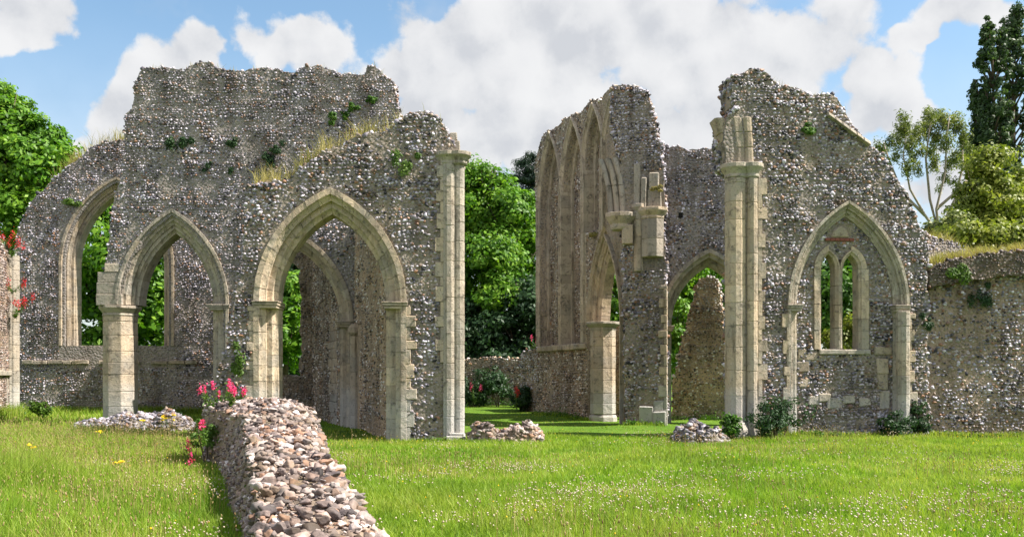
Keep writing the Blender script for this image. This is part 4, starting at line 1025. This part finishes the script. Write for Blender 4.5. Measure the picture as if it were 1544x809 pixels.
# right side
def eucalyptus():
    d = 50; base = Vector(((1418 - CX) / F * d, d, 0)); root = empty('eucalyptus_tree', base); tag(root, 'airy gum tree with pale forking stems and sparse drooping leaves', 'tree')
    at = lambda px, py, dy=0.0: world_at(px, py, d + dy) - base
    mb = MB(); mb.tube([Vector((0, 0, -.3)), at(1417, 430), at(1415, 352)], [.22, .17, .13], 8)
    stems = [[(1415, 352), (1395, 325), (1372, 285), (1362, 235), (1366, 205)], [(1415, 352), (1412, 315), (1425, 260), (1428, 200), (1432, 175)], [(1415, 352), (1402, 300), (1396, 240), (1402, 190), (1407, 172)],
             [(1415, 352), (1440, 300), (1452, 250), (1450, 200)], [(1395, 325), (1360, 290), (1340, 240), (1332, 215)], [(1412, 315), (1450, 282), (1470, 255)]]
    for k, s_ in enumerate(stems):
        mb.tube([at(x, y, (k - 2.5) * .35 * i / 3) for i, (x, y) in enumerate(s_)], [.085 * (1 - .19 * i) for i in range(len(s_))], 6)
    mb.build('trunk', M['bark_pale'], root, True)
    blobs = [(1368, 245, 10, 16), (1384, 250, 7, 10), (1410, 240, 9, 14), (1432, 240, 8, 16), (1450, 230, 9, 16), (1340, 240, 6, 10), (1399, 163, 7, 7), (1420, 166, 6, 6), (1442, 172, 7, 8), (1362, 172, 8, 8), (1330, 222, 11, 14), (1343, 208, 9, 9), (1362, 190, 15, 16), (1355, 205, 10, 14), (1372, 212, 11, 15), (1384, 196, 12, 16), (1402, 170, 11, 10), (1398, 188, 12, 14), (1412, 200, 12, 18), (1416, 174, 11, 10), (1430, 180, 13, 15), (1428, 208, 11, 16), (1446, 186, 12, 15),
             (1454, 205, 11, 16), (1441, 232, 8, 10), (1376, 232, 8, 8), (1425, 262, 11, 6), (1436, 268, 7, 5), (1405, 222, 9, 10), (1460, 240, 8, 10), (1349, 230, 7, 8), (1322, 212, 6, 6), (1388, 222, 7, 9), (1464, 225, 7, 9), (1415, 278, 5, 4)]
    E = []
    for i, b in enumerate(blobs):
        c = at(b[0], b[1], random.uniform(-1.5, 1.5)); E.append((c.x, c.y, c.z, b[2] / F * d, b[2] / F * d, b[3] / F * d))
    p, n = clumps(E, 560, 10000, .22, .1, .2, .45)
    link_mesh('crown', leaf_mesh('crown', p, n, np.full(len(p), .11), .26), M['leaf_olive'], root)
eucalyptus()
def poplar(label, px, d, top, w, seedv):
    base = Vector(((px - CX) / F * d, d, 0)); root = empty('poplar_tree', base); tag(root, label, 'tree', 'tall narrow poplars at the right')
    mb = MB(); H = world_at(px, top, d).z; mb.tube([Vector((0, 0, -.3)), Vector((.1, 0, H * .5)), Vector((0, 0, H * .88))], [.4, .25, .03], 8)
    E = []
    for i in range(120):
        t = random.uniform(.15, 1.0); rw = w * min(1.0, (1.06 - t) * 4.0) ** .5 * (1.25 - .25 * t)
        a = random.uniform(0, 6.28); off = rw * random.uniform(.2, .8)
        c = Vector((math.cos(a) * off, math.sin(a) * off, H * t)); E.append((c.x, c.y, c.z - .6, .34, .34, 1.3))
        mb.tube([Vector((0, 0, max(.5, H * t - 2.5))), Vector((c.x * .8, c.y * .8, c.z - 1.2)), c], [.09, .06, .02], 5)
    mb.build('trunk', M['bark'], root, True)
    p, n = clumps(E, 1100, 36000, .27, .2, .2)
    link_mesh('crown', leaf_mesh('crown', p, n, np.full(len(p), .125), .6), M['leaf_poplar'], root)
poplar('shortest dark poplar, left of the taller pair', 1480, 71, 120, 1.3, 3)
poplar('tall dark poplar, the left and slimmer of the pair', 1497, 70, 22, 1.7, 1)
poplar('tallest dark poplar at the right edge', 1527, 72, 8, 1.9, 2)
tree('yellow_green_tree', 'olive yellow tree in front of the dark poplars', 1490, 42, [(1492, 245, 28, 30, 0), (1475, 285, 30, 35, 0), (1510, 300, 40, 40, 0), (1535, 290, 30, 35, 1), (1460, 320, 26, 28, 0), (1500, 345, 50, 28, 0)], 'leaf_yellow', 15000, .10, .5, 210, .22)
tree('yellow_bush', 'sunlit yellow bush above the boundary wall', 1480, 32, [(1452, 350, 26, 16, 0), (1500, 360, 40, 20, 0), (1540, 355, 30, 25, 0), (1425, 362, 22, 10, .5), (1480, 385, 50, 16, 0), (1560, 365, 20, 24, 0)], 'leaf_yellow', 9000, .085, .36, 130, .08, cat='bush')
tree('olive_shrub', 'sparse grey-green shrub in front of the gum tree', 1432, 40, [(1420, 342, 26, 12, 0), (1446, 336, 22, 16, 0), (1405, 350, 16, 8, 0)], 'leaf_olive', 3500, .09, .35, 60, .08, cat='bush')

# shrubs at the foot of the walls
def shrub(name, label, px, py_base, d, w, h, mat, leaves=2600, lsize=.045, cat='bush', group=None):
    group = group or 'bushes at the feet of the walls'
    gz = float(ground_z((px - CX) / F * d, d)); root = empty(name, ((px - CX) / F * d, d, gz)); tag(root, label, cat, group)
    E = [(random.uniform(-.3, .3) * w, random.uniform(-.2, .2) * w, h * random.uniform(.3, .62), w * random.uniform(.28, .42), w * .3, h * random.uniform(.25, .4)) for _ in range(6)]
    p, n = clumps(E, 60, leaves, min(w, h) * .17, .3, .4); k = p[:, 2] > -.02; p, n = p[k], n[k]
    link_mesh('foliage', leaf_mesh('foliage', p, n, np.full(len(p), lsize), .42), M[mat], root)
    mb = MB()
    for e in E: mb.tube([Vector((e[0] * .2, e[1] * .2, -.05)), Vector(e[:3]), Vector((e[0] * 1.15, e[1], e[2] + e[5] * .7))], [.018, .012, .005], 5)
    mb.build('stem', M['bark'], root)
    return root
shrub('wall_plant', 'widest dark bushy plant at the foot of the gable wall pier', 1174, 655, 23.1, 1.45, 1.15, 'leaf_dark')
shrub('wall_plant', 'small round dark bush below the right jamb of the walled-up arch', 1350, 655, 23.5, .85, .72, 'leaf_dark', 1600)
shrub('wall_plant', 'dark bush between the rounded heap and the gable pier', 1101, 655, 23.0, .55, .75, 'leaf_mid', 1800)
shrub('wall_plant', 'loose dark plant against the gable wall beside the boundary wall', 1388, 610, 23.85, .5, 1.0, 'leaf_dark', 1200)
shrub('wall_plant', 'dark low shrub at the back behind the red flowers', 795, 612, 41, 1.3, 1.2, 'leaf_dark', 2400, .07)
shrub('wall_plant', 'shaded bush against the precinct wall by the corner shaft', 712, 610, 45, 1.6, 1.6, 'leaf_dark', 2600, .08)
shrub('wall_plant', 'dark bush in the middle of the precinct wall', 752, 608, 45, 1.9, 2.1, 'leaf_dark', 3000, .08)
shrub('wall_plant', 'tall weed clump by the left edge fragment', 61, 630, 31.5, .5, .8, 'weed', 900, .06)
shrub('wall_plant', 'loose green weeds under the pink flowers on the low wall end', 314, 690, 16.7, .5, 1.0, 'weed', 1500, .035)
shrub('wall_plant', 'dark weed patch at the foot of the octagonal pier', 262, 640, 28.0, .9, .5, 'leaf_dark', 1100)

# tufts rooted in the wall faces
def tuft(label, plane, px, py, r, mat='leaf_dark', hang=1.0, y=-.06, group='green tufts rooted in the tall wall'):
    u, z = plane.uz(px, py); P = plane.w(u, y, z)
    n = int(120 + 2600 * r); off = rng.normal(size=(n, 3)); off /= np.linalg.norm(off, axis=1, keepdims=True); off *= rng.random((n, 1)) ** .5
    q = rng.normal(size=(6, 3)) * np.array([.6, .15, .5]) * r; q[0] = 0; kk = rng.integers(0, 6, n); sc_ = rng.uniform(.35, .8, 6)[kk][:, None]
    p = off * np.array([r, r * .5, r * hang * .8]) * sc_ + q[kk] * np.array([1, 1, hang]); p[:, 2] -= .2 * r
    o = link_mesh('wall_tuft', leaf_mesh('wall_tuft', p, off + np.array([0, -.6, .5]) + rng.normal(size=(n, 3)) * .5, np.full(n, .028 + .045 * r), .4), M[mat])
    o.location = P; o.rotation_euler = (0, 0, plane.rz); tag(o, label, 'wall plant', group)
tuft('largest dark tuft near the upper left corner of the tall wall', pB, 276, 208, .28)
tuft('dark tuft just right of the largest one on the tall wall', pB, 349, 215, .14)
tuft('dark tuft above the left arch point on the tall wall', pB, 314, 249, .13)
tuft('small tuft between the arches high on the tall wall', pB, 347, 257, .09)
tuft('big leafy tuft below the level top of the tall wall', pB, 417, 222, .17)
tuft('narrow tuft over the dry grass on the tall wall', pB, 408, 240, .14, hang=1.6)
tuft('tiny tuft beside the narrow one on the tall wall', pB, 398, 235, .1)
tuft('wide pale green tuft high on the right of the tall wall', pB, 503, 176, .17, 'leaf_mid')
tuft('round pale green tuft next to the wide one', pB, 519, 175, .14, 'leaf_mid')
tuft('topmost tuft under the right-hand broken lump of the tall wall', pB, 530, 160, .14, 'leaf_mid')
tuft('weedy tuft under the ragged lump at the tall wall end', pB, 562, 152, .16, 'leaf_mid')
tuft('hanging weed above the springer of the tall window', pC, 106, 300, .35, 'weed', .6, group='weeds on the other walls')
tuft('weed hanging on the flints beside the left arch jamb', pA, 360, 540, .2, 'weed', 2.2, group='weeds on the other walls')
tuft('brown weed near the top of the nearest arch wall', pA, 612, 245, .22, 'weed', 1.2, group='weeds on the other walls')
tuft('mossy tuft on the upper face of the gable wall', pD, 1219, 193, .2, 'leaf_mid', .6, group='weeds on the other walls')
tuft('dark creeper hanging under the boundary wall top', pH, 1481, 452, .2, 'leaf_dark', 2.0, -.12, group='weeds on the other walls')
tuft('light green creeper trailing over the boundary wall top', pH, 1447, 412, .3, 'weed', 1.0, -.3, group='weeds on the other walls')
tuft('small dark fern in the corner beside the boundary wall', pD, 1396, 487, .14, 'leaf_dark', 1.2, group='weeds on the other walls')
tuft('yellow weed hanging from the hanging stone corbel ledge', pF, 992, 284, .14, 'dry_grass', .7, -.3, group='weeds on the other walls')
tuft('little pale weed on the lancet wall above its open arch', pE, 897, 352, .2, 'dry_grass', .6, -.1, group='weeds on the other walls')

# grass blades --------------------------------------------------------
def blades_mesh(name, base, height, width, lean=0.35):
    n = len(base); a = rng.uniform(0, 2 * np.pi, n); t = np.stack([np.cos(a), np.sin(a), np.zeros(n)], 1)
    b = rng.uniform(0, 2 * np.pi, n); L = np.stack([np.cos(b), np.sin(b), np.zeros(n)], 1) * (rng.random(n) * lean * 2 * height)[:, None]
    up = np.stack([np.zeros(n), np.zeros(n), height], 1); w = width[:, None]
    V = np.stack([base - t * w, base + t * w, base + up * .55 + L * .3 + t * w * .7, base + up * .55 + L * .3 - t * w * .7, base + up * np.array([1, 1, .96]) + L], 1).reshape(-1, 3)
    k = np.arange(n)[:, None] * 5
    return np_mesh(name, V, [k + np.array([[0, 1, 2, 3]]), k + np.array([[3, 2, 4]])])

def top_grass(label, pl, out, px0, px1, thick, n, h, name='wall_grass', y0=0.0):
    """dry grass rooted along the broken top of a wall"""
    u0, u1 = pl.u(px0), pl.u(px1); us = rng.uniform(u0, u1, n)
    us = us[np.array([noise.noise(Vector((u * 2.1, thick, n * .01))) + .5 * noise.noise(Vector((u * 7, thick, 2))) > rng.uniform(-.35, .3) for u in us])]
    zs = []
    O = out
    for u in us:
        z = -1
        for i in range(len(O)):
            (a, za), (b, zb) = O[i], O[(i + 1) % len(O)]
            if (a - u) * (b - u) <= 0 and a != b: z = max(z, za + (zb - za) * (u - a) / (b - a))
        zs.append(z)
    zs = np.array(zs); ys = rng.uniform(y0, thick, len(us))
    me = blades_mesh(name, np.stack([us, ys, zs - .04], 1), h * rng.uniform(.15, 1.35, len(us)) ** 1.2, np.full(len(us), .0075), .5)
    o = link_mesh(name, me, M['dry_grass']); o.location = (pl.o[0], pl.o[1], 0); o.rotation_euler = (0, 0, pl.rz)
    tag(o, label, 'wall grass', None, 'stuff')
top_grass('dry yellow grass along the sloping top of the nearest arch wall', pA, oA, 376, 606, .9, 2600, .46)
top_grass('dry stalks on the capital end of the nearest arch wall', pA, oA, 615, 690, .9, 350, .3)
top_grass('thin dry grass along the top of the tall wall', pB, oB, 215, 600, .9, 900, .2)
top_grass('thin grass on the shoulder of the gable wall', pD, oD, 1165, 1275, .9, 600, .16)
top_grass('weeds along the sloping top of the far window wall', pC, oC, 75, 190, .9, 1600, .55)
top_grass('sunlit grass growing on the top of the boundary wall', pH, ov, 1396, 1570, .9, 7000, .28, y0=-.1)
top_grass('grass along the top of the stepped wall', pT, oT, 1390, 1470, .8, 1800, .3)

# meadow flowers and red valerian --------------------------------------
def ball_mesh(name, pos, r, sub=1):
    n = len(pos)
    return stones_mesh(name, P_LOW, pos, np.stack([r, r, r * rng.uniform(.7, 1.1, n)], 1), rng.normal(0, 1, (n, 3)))

def valerian(label, P, h, stems, color, group, lean=(0, 0, 0), leafy=True, spread=.2, head=.042):
    root = empty('valerian_plant', P); tag(root, label, 'flower', group)
    mb = MB(); bp = []; lp = []
    for k in range(stems):
        a = random.uniform(0, 6.28); hh = h * random.uniform(.55, 1.0); tip = Vector((math.cos(a) * spread, math.sin(a) * spread, hh)) + Vector(lean) * hh
        mid = Vector((tip.x * .45, tip.y * .45, hh * .55)); mb.tube([(0, 0, -.05), mid, tip], [.007, .006, .004], 5)
        n = 42; o = rng.normal(size=(n, 3)) * np.array([head * .45, head * .45, head * .9]); bp.append(o + np.array(tip) + np.array([0, 0, head * .5]))
        for q in range(3):
            c = mid.lerp(tip, q / 3); o = rng.normal(size=(14, 3)) * head * .35; bp.append(o + np.array(c.lerp(tip, .5)) + np.array([random.uniform(-.03, .03), 0, -head * .6])) if q == 2 else None
        m = 40; t = rng.random(m) ** 1.3; lp.append(np.outer(1 - t, np.zeros(3)) + np.outer(t * .85, np.array(tip)) + rng.normal(size=(m, 3)) * .035)
    mb.build('stem', M['weed'], root)
    B = np.concatenate(bp); link_mesh('blossom', leaf_mesh('blossom', B, rng.normal(size=B.shape), np.full(len(B), .013 + head * .08), .75), M[color], root)
    if leafy:
        Lp = np.concatenate(lp); link_mesh('leaves', leaf_mesh('leaves', Lp, rng.normal(size=Lp.shape) + np.array([0, 0, .8]), np.full(len(Lp), .038), .35), M['weed'], root)
    return root
GV = 'pink flowering plants at the low wall'
for lab, px, py, d, h, k in (('pink flowers, leftmost plant on the far end of the low wall', 319, 613, 17.0, .34, 3), ('tallest pink flowers on the far end of the low wall', 337, 609, 17.2, .42, 3), ('pink flowers in front of the tallest ones on the low wall', 349, 610, 17.0, .36, 3),
                             ('pink flowers nearest the bare stones on the low wall', 360, 606, 17.3, .26, 2), ('pink flowers low on the shaded side of the low wall', 309, 668, 16.2, .36, 2)):
    valerian(lab, world_at(px, py, d), h, k, 'pink', GV)
g0 = float(ground_z(-5.9, 16.5))
valerian('single pink flower spike standing in the grass left of the low wall', ((284 - CX) / F * 16.6, 16.6, g0), .42, 2, 'pink', GV, spread=.03, head=.06)
valerian('single faded pink spike below it in the grass', ((287 - CX) / F * 15.6, 15.6, g0), .34, 1, 'pink', GV, spread=.03, head=.05)
GR = 'red flowers on the left wall fragment'
for lab, px, py, d, h, k in (('red flowers on top of the left wall fragment', 4, 372, 32.2, .4, 4), ('second clump of red flowers at the fragment corner', 17, 386, 32.9, .5, 4), ('red flowers hanging halfway down the fragment edge', 18, 440, 32.8, .4, 4), ('largest spray of red flowers leaning out from the fragment', 22, 478, 32.7, .7, 7), ):
    valerian(lab, world_at(px, py, d), h, k, 'red', GR, lean=(.5, -.1, 0), spread=.3, head=.09)
valerian('red and cream flowers by the back shrub, middle of the gap', world_at(778, 612, 40.5), .75, 4, 'red', 'flowers at the back', spread=.1, head=.09)
valerian('pink flowers on top of the pale return wall', world_at(803, 526, 41.3), .5, 3, 'pink', 'flowers at the back', spread=.25, head=.07)
valerian('dim pink flowers under the shaded precinct wall', world_at(716, 606, 44.3), .9, 3, 'pink', 'flowers at the back', spread=.3, head=.08)
def yellow_plant(label, px, d, h, k):
    x = (px - CX) / F * d; P = (x, d, float(ground_z(x, d))); root = empty('yellow_wildflower', P); tag(root, label, 'flower', 'yellow wildflowers by the long heap')
    mb = MB(); bp = []
    for i in range(k):
        a = random.uniform(0, 6.28); tip = Vector((math.cos(a) * .12, math.sin(a) * .12, h * random.uniform(.7, 1))); mb.tube([(0, 0, 0), tip * .5 + Vector((0, 0, .04)), tip], [.006, .005, .004], 5)
        bp.append(np.array(tip) + rng.normal(size=(16, 3)) * np.array([.022, .022, .008]))
    mb.build('stem', M['weed'], root); B = np.concatenate(bp)
    link_mesh('blossom', leaf_mesh('blossom', B, rng.normal(size=B.shape) * .5 + np.array([0, -.3, 1]), np.full(len(B), .02), .8), M['yellow'], root)
for lab, px, d, h, k in (('yellow flowers in front of the right end of the long heap', 243, 24.6, .5, 4), ('yellow flowers nearest the shaded end of the long heap', 256, 24.2, .5, 5), ('yellow flowers left of the long heap middle', 222, 24.8, .42, 3), ('yellow flower close to the pink spike', 292, 17.5, .5, 2), ('two yellow flowers on the open grass at left', 158, 21.0, .35, 2), ('yellow flower among the tall grass far left', 48, 17.0, .4, 3), ('low yellow flowers in the left grass centre', 170, 14.6, .3, 3)):
    yellow_plant(lab, px, d, h, k)

# ================================================================== ground
def build_ground():
    xs = np.concatenate([np.linspace(-600, -50, 12), np.linspace(-48, 48, 161), np.linspace(50, 600, 12)]); ys = np.concatenate([np.linspace(-40, -2, 8), np.linspace(0, 70, 141), np.linspace(75, 900, 20)])
    X, Y = np.meshgrid(xs, ys); Z = ground_z(X, Y); V = np.stack([X, Y, Z], -1).reshape(-1, 3)
    nx = len(xs); i = np.arange(len(ys) - 1)[:, None] * nx + np.arange(nx - 1)[None]; Q = np.stack([i, i + 1, i + nx + 1, i + nx], -1).reshape(-1, 4)
    m, g = new_mat('meadow_ground'); co = g.n('ShaderNodeTexCoord').outputs['Object']
    n1 = g.noise(co, .35, 5); n2 = g.noise(co, 9, 6, .7); n3 = g.noise(co, 1.7, 5, .6)
    c = g.ramp(n1, [(.3, (.06, .13, .012)), (.7, (.11, .19, .02))]); c = g.mix(g.math('MULTIPLY', g.smooth(n3, .55, .75), .4), c, (.17, .16, .05, 1))
    c = g.mix(.8, c, g.ramp(n2, [(.3, (.5,) * 3), (.7, (1.3,) * 3)]), 'MULTIPLY')
    finish(g, c, 1.0, n2, .8, .06, .1)
    o = link_mesh('lawn', np_mesh('lawn', V, [Q]), m, None, True); tag(o, 'green meadow lawn spreading under the ruins', 'lawn', None, 'structure')
build_ground()

mG, gG = new_mat('meadow_grass')
co = gG.n('ShaderNodeTexCoord').outputs['Object']; ri = gG.n('ShaderNodeNewGeometry').outputs['Random Per Island']
patch = gG.smooth(gG.noise(co, .45, 5, .65), .36, .64); broad = gG.smooth(gG.noise(co, .16, 3, .6), .4, .62); pat2 = gG.smooth(gG.noise(co, 1.6, 4, .6), .4, .7)
ff = gG.math('ADD', gG.math('MULTIPLY', ri, .58), gG.math('MULTIPLY', patch, .42))
c1 = gG.ramp(ff, [(0, (.055, .13, .006)), (.35, (.13, .25, .014)), (.65, (.225, .36, .025)), (.82, (.35, .41, .06)), (.94, (.5, .43, .2))])
c1 = gG.mix(gG.math('MULTIPLY', pat2, .4), c1, (.24, .26, .05, 1))
c1 = gG.mix(gG.math('MULTIPLY', broad, .3), c1, (.36, .36, .085, 1))
finish(gG, c1, .55, None, spec=.25, trans=(.4, gG.mix(1.0, c1, (1.25, 1.35, .6, 1), 'MULTIPLY')))
M['grass'] = mG

def footprints(x, y):
    """True where something solid stands in the grass"""
    m = np.zeros(len(x), bool)
    for d0, d1, l0, r0, l1, r1 in ((15.2, 18.4, 338, 479, 303, 466), (12, 15.2, 345, 488, 336, 478), (9.5, 12, 366, 524, 345, 488), (7.2, 9.5, 388, 576, 366, 524)):
        t = np.clip((y - d0) / (d1 - d0), 0, 1); l = (l0 * d0 * (1 - t) + l1 * d1 * t) - CX * y; r = (r0 * d0 * (1 - t) + r1 * d1 * t) - CX * y
        # edges interpolated in the ground plane
        xl = (l0 - CX) / F * d0 * (1 - t) + (l1 - CX) / F * d1 * t; xr = (r0 - CX) / F * d0 * (1 - t) + (r1 - CX) / F * d1 * t
        m |= (y >= d0) & (y < d1) & (x > xl + .02) & (x < xr - .02)
    return m

def meadow(n, d0, d1):
    d = np.sqrt(rng.uniform(d0 ** 2, d1 ** 2, n)); x = rng.uniform(-.66, .66, n) * d + rng.uniform(-1, 1, n)
    k = ~footprints(x, d); return x[k], d[k]

bases, hs, ws = [], [], []
for n, d0, d1, h, w in ((150000, 7.5, 14, .15, .0042), (190000, 14, 24, .10, .0065), (100000, 24, 48, .07, .013)):
    x, y = meadow(n, d0, d1)
    pat = pn(x, y, .5)
    hh = h * rng.uniform(.35, 1.25, len(x)) * (1 + .5 * pat)
    left = np.clip((-x - .33 * y) / 3.0, 0, 1)               # rougher, taller growth along the left edge
    hh *= 1 + 1.9 * left; hh *= 1 + .35 * pn(x, y, 1.8, 4.0)
    short = np.clip((y - 23) / 3, 0, 1) * np.clip((x + 5) / 2, 0, 1); hh *= 1 - .5 * short
    bases.append(np.stack([x, y, ground_z(x, y) - .01], 1)); hs.append(hh); ws.append(np.full(len(x), w) * rng.uniform(.7, 1.3, len(x)))
for pl_, a_, b_, n_, h_ in ((pD, 1145, 1397, 2400, .15), (pH, 1397, 1575, 2000, .17), (pA, 590, 700, 700, .13), (pC, 22, 330, 4500, .3), (pF, 940, 1004, 500, .13), (pE, 812, 905, 1500, .14), (pB, 145, 200, 700, .2), (pJ, -45, 25, 1500, .5), (pK, 400, 470, 500, .3)):
    uu = rng.uniform(pl_.u(a_), pl_.u(b_), n_); yy = -np.abs(rng.normal(0, .22, n_)) - .03
    xy = pl_.o + pl_.t * uu[:, None] + pl_.n * yy[:, None]
    bases.append(np.stack([xy[:, 0], xy[:, 1], ground_z(xy[:, 0], xy[:, 1]) - .01], 1)); hs.append(h_ * rng.uniform(.3, 1.3, n_)); ws.append(np.full(n_, .009))
o = link_mesh('meadow_grass', blades_mesh('meadow_grass', np.concatenate(bases), np.concatenate(hs), np.concatenate(ws), .42), M['grass'])
tag(o, 'long green meadow grass covering the ground among the ruins', 'grass', None, 'stuff')

# seed stalks
x, y = meadow(24000, 8, 25); k = (pn(x, y, .35, 5) + 2.2 * np.clip((-x - .3 * y) / 3, 0, 1) + .12 * (y < 14)) > rng.uniform(-.1, .75, len(x)); x, y = x[k], y[k]
h = rng.uniform(.2, .36, len(x)) * (1 + .35 * np.clip((-x - .36 * y) / 3, 0, 1)); zb = ground_z(x, y)
V1 = blades_mesh('seed_stalks', np.stack([x, y, zb], 1), h, np.full(len(x), .0028), .1)
o = link_mesh('seed_grass', V1, M['seed']); tag(o, 'thin brown seeding stalks standing above the meadow grass', 'grass', None, 'stuff')
co_ = np.array([v.co[:] for v in V1.vertices]).reshape(-1, 5, 3)[:, 4]
nn = len(co_); hd = rng.random(nn) < .7; co_ = co_[hd]; nn = len(co_)
o = link_mesh('seed_heads', stones_mesh('seed_heads', P_LOW, co_, np.stack([np.full(nn, .0075), np.full(nn, .0075), rng.uniform(.014, .03, nn)], 1), rng.normal(0, .15, (nn, 3))), M['seed'])
tag(o, 'small brown seed heads dotted over the meadow', 'seed heads', None, 'stuff')
# clover
x, y = meadow(44000, 8, 24); dn = pn(x, y, .42, 9) + .55 * pn(x, y, 1.5, 2) + .22 * ((x > 0) & (y < 15)) + .12 * (y < 12) - .25 * (y > 17)
k = dn > rng.uniform(.0, .9, len(x)); x, y = x[k], y[k]; n = len(x)
o = link_mesh('clover_heads', ball_mesh('clover_heads', np.stack([x, y, ground_z(x, y) + rng.uniform(.09, .2, n)], 1), rng.uniform(.008, .016, n)), M['clover'], None, True)
tag(o, 'creamy white clover heads sprinkled through the meadow grass', 'clover', None, 'stuff')
x, y = meadow(420, 8.5, 25); n = len(x)
o = link_mesh('buttercups', ball_mesh('buttercups', np.stack([x, y, ground_z(x, y) + rng.uniform(.14, .25, n)], 1), rng.uniform(.008, .014, n)), M['yellow'], None, True)
tag(o, 'tiny yellow buttercups dotted through the meadow grass', 'buttercups', None, 'stuff')

# far hedge that closes the view under the trees
E = []
for px in range(-150, 1750, 22):
    d = 66 + 4 * math.sin(px * .05); x = (px - CX) / F * d; h = random.uniform(1.3, 2.1); E.append((x, d, h * .9, 1.1, .9, h))
p, n = clumps(E, 1500, 34000, .55, .3, .4)
o = link_mesh('far_hedge', leaf_mesh('far_hedge', p, n, np.full(len(p), .2), .6), M['leaf_mid']); tag(o, 'long green hedge closing the view far behind the ruins', 'hedge', None, 'stuff')

# nettles and docks along the feet of the walls
pos, nr = [], []
for pl_, a_, b_, k_, h_ in ((pD, 1148, 1397, 22, .12), (pH, 1397, 1575, 18, .13), (pA, 615, 700, 8, .1), (pC, 25, 330, 34, .28), (pF, 945, 1004, 7, .14), (pE, 812, 890, 16, .2), (pB, 145, 200, 5, .22), (pJ, -40, 25, 9, .4), (pN, 1015, 1100, 8, .2), (pR, 690, 800, 16, .5)):
    for _ in range(k_):
        u = random.uniform(pl_.u(a_), pl_.u(b_)); P = pl_.w(u, -random.uniform(.05, .35), 0); gz = float(ground_z(P.x, P.y)); r = h_ * random.uniform(.5, 1.3)
        m = 60; o = rng.normal(size=(m, 3)) * np.array([r * .7, r * .5, r * .55]); o[:, 2] = np.abs(o[:, 2])
        pos.append(o + np.array([P.x, P.y, gz])); nr.append(rng.normal(size=(m, 3)) * .6 + np.array([0, 0, .9]))
pos = np.concatenate(pos); o = link_mesh('wall_foot_weeds', leaf_mesh('wall_foot_weeds', pos, np.concatenate(nr), np.full(len(pos), .045), .4), M['leaf_mid']); tag(o, 'low nettles and weeds growing along the feet of the walls', 'weeds', None, 'stuff')
# little weeds rooted on the low wall
for lab, px, py, d in (('small pale weed on the middle of the low wall top', 436, 690, 13.0), ('yellowish weed near the far end of the low wall top', 375, 628, 16.6), ('tiny mossy weed on the near end of the low wall', 470, 762, 9.3), ('weed on the crest beside the shaded side of the low wall', 392, 735, 10.2)):
    P = world_at(px, py, d); n_ = 120; o_ = rng.normal(size=(n_, 3)) * np.array([.06, .06, .05]); o_[:, 2] = np.abs(o_[:, 2])
    o = link_mesh('wall_plant', leaf_mesh('wall_plant', o_, rng.normal(size=(n_, 3)) + np.array([0, 0, 1]), np.full(n_, .022), .35), M['weed']); o.location = P; tag(o, lab, 'wall plant', 'weeds on the low wall')
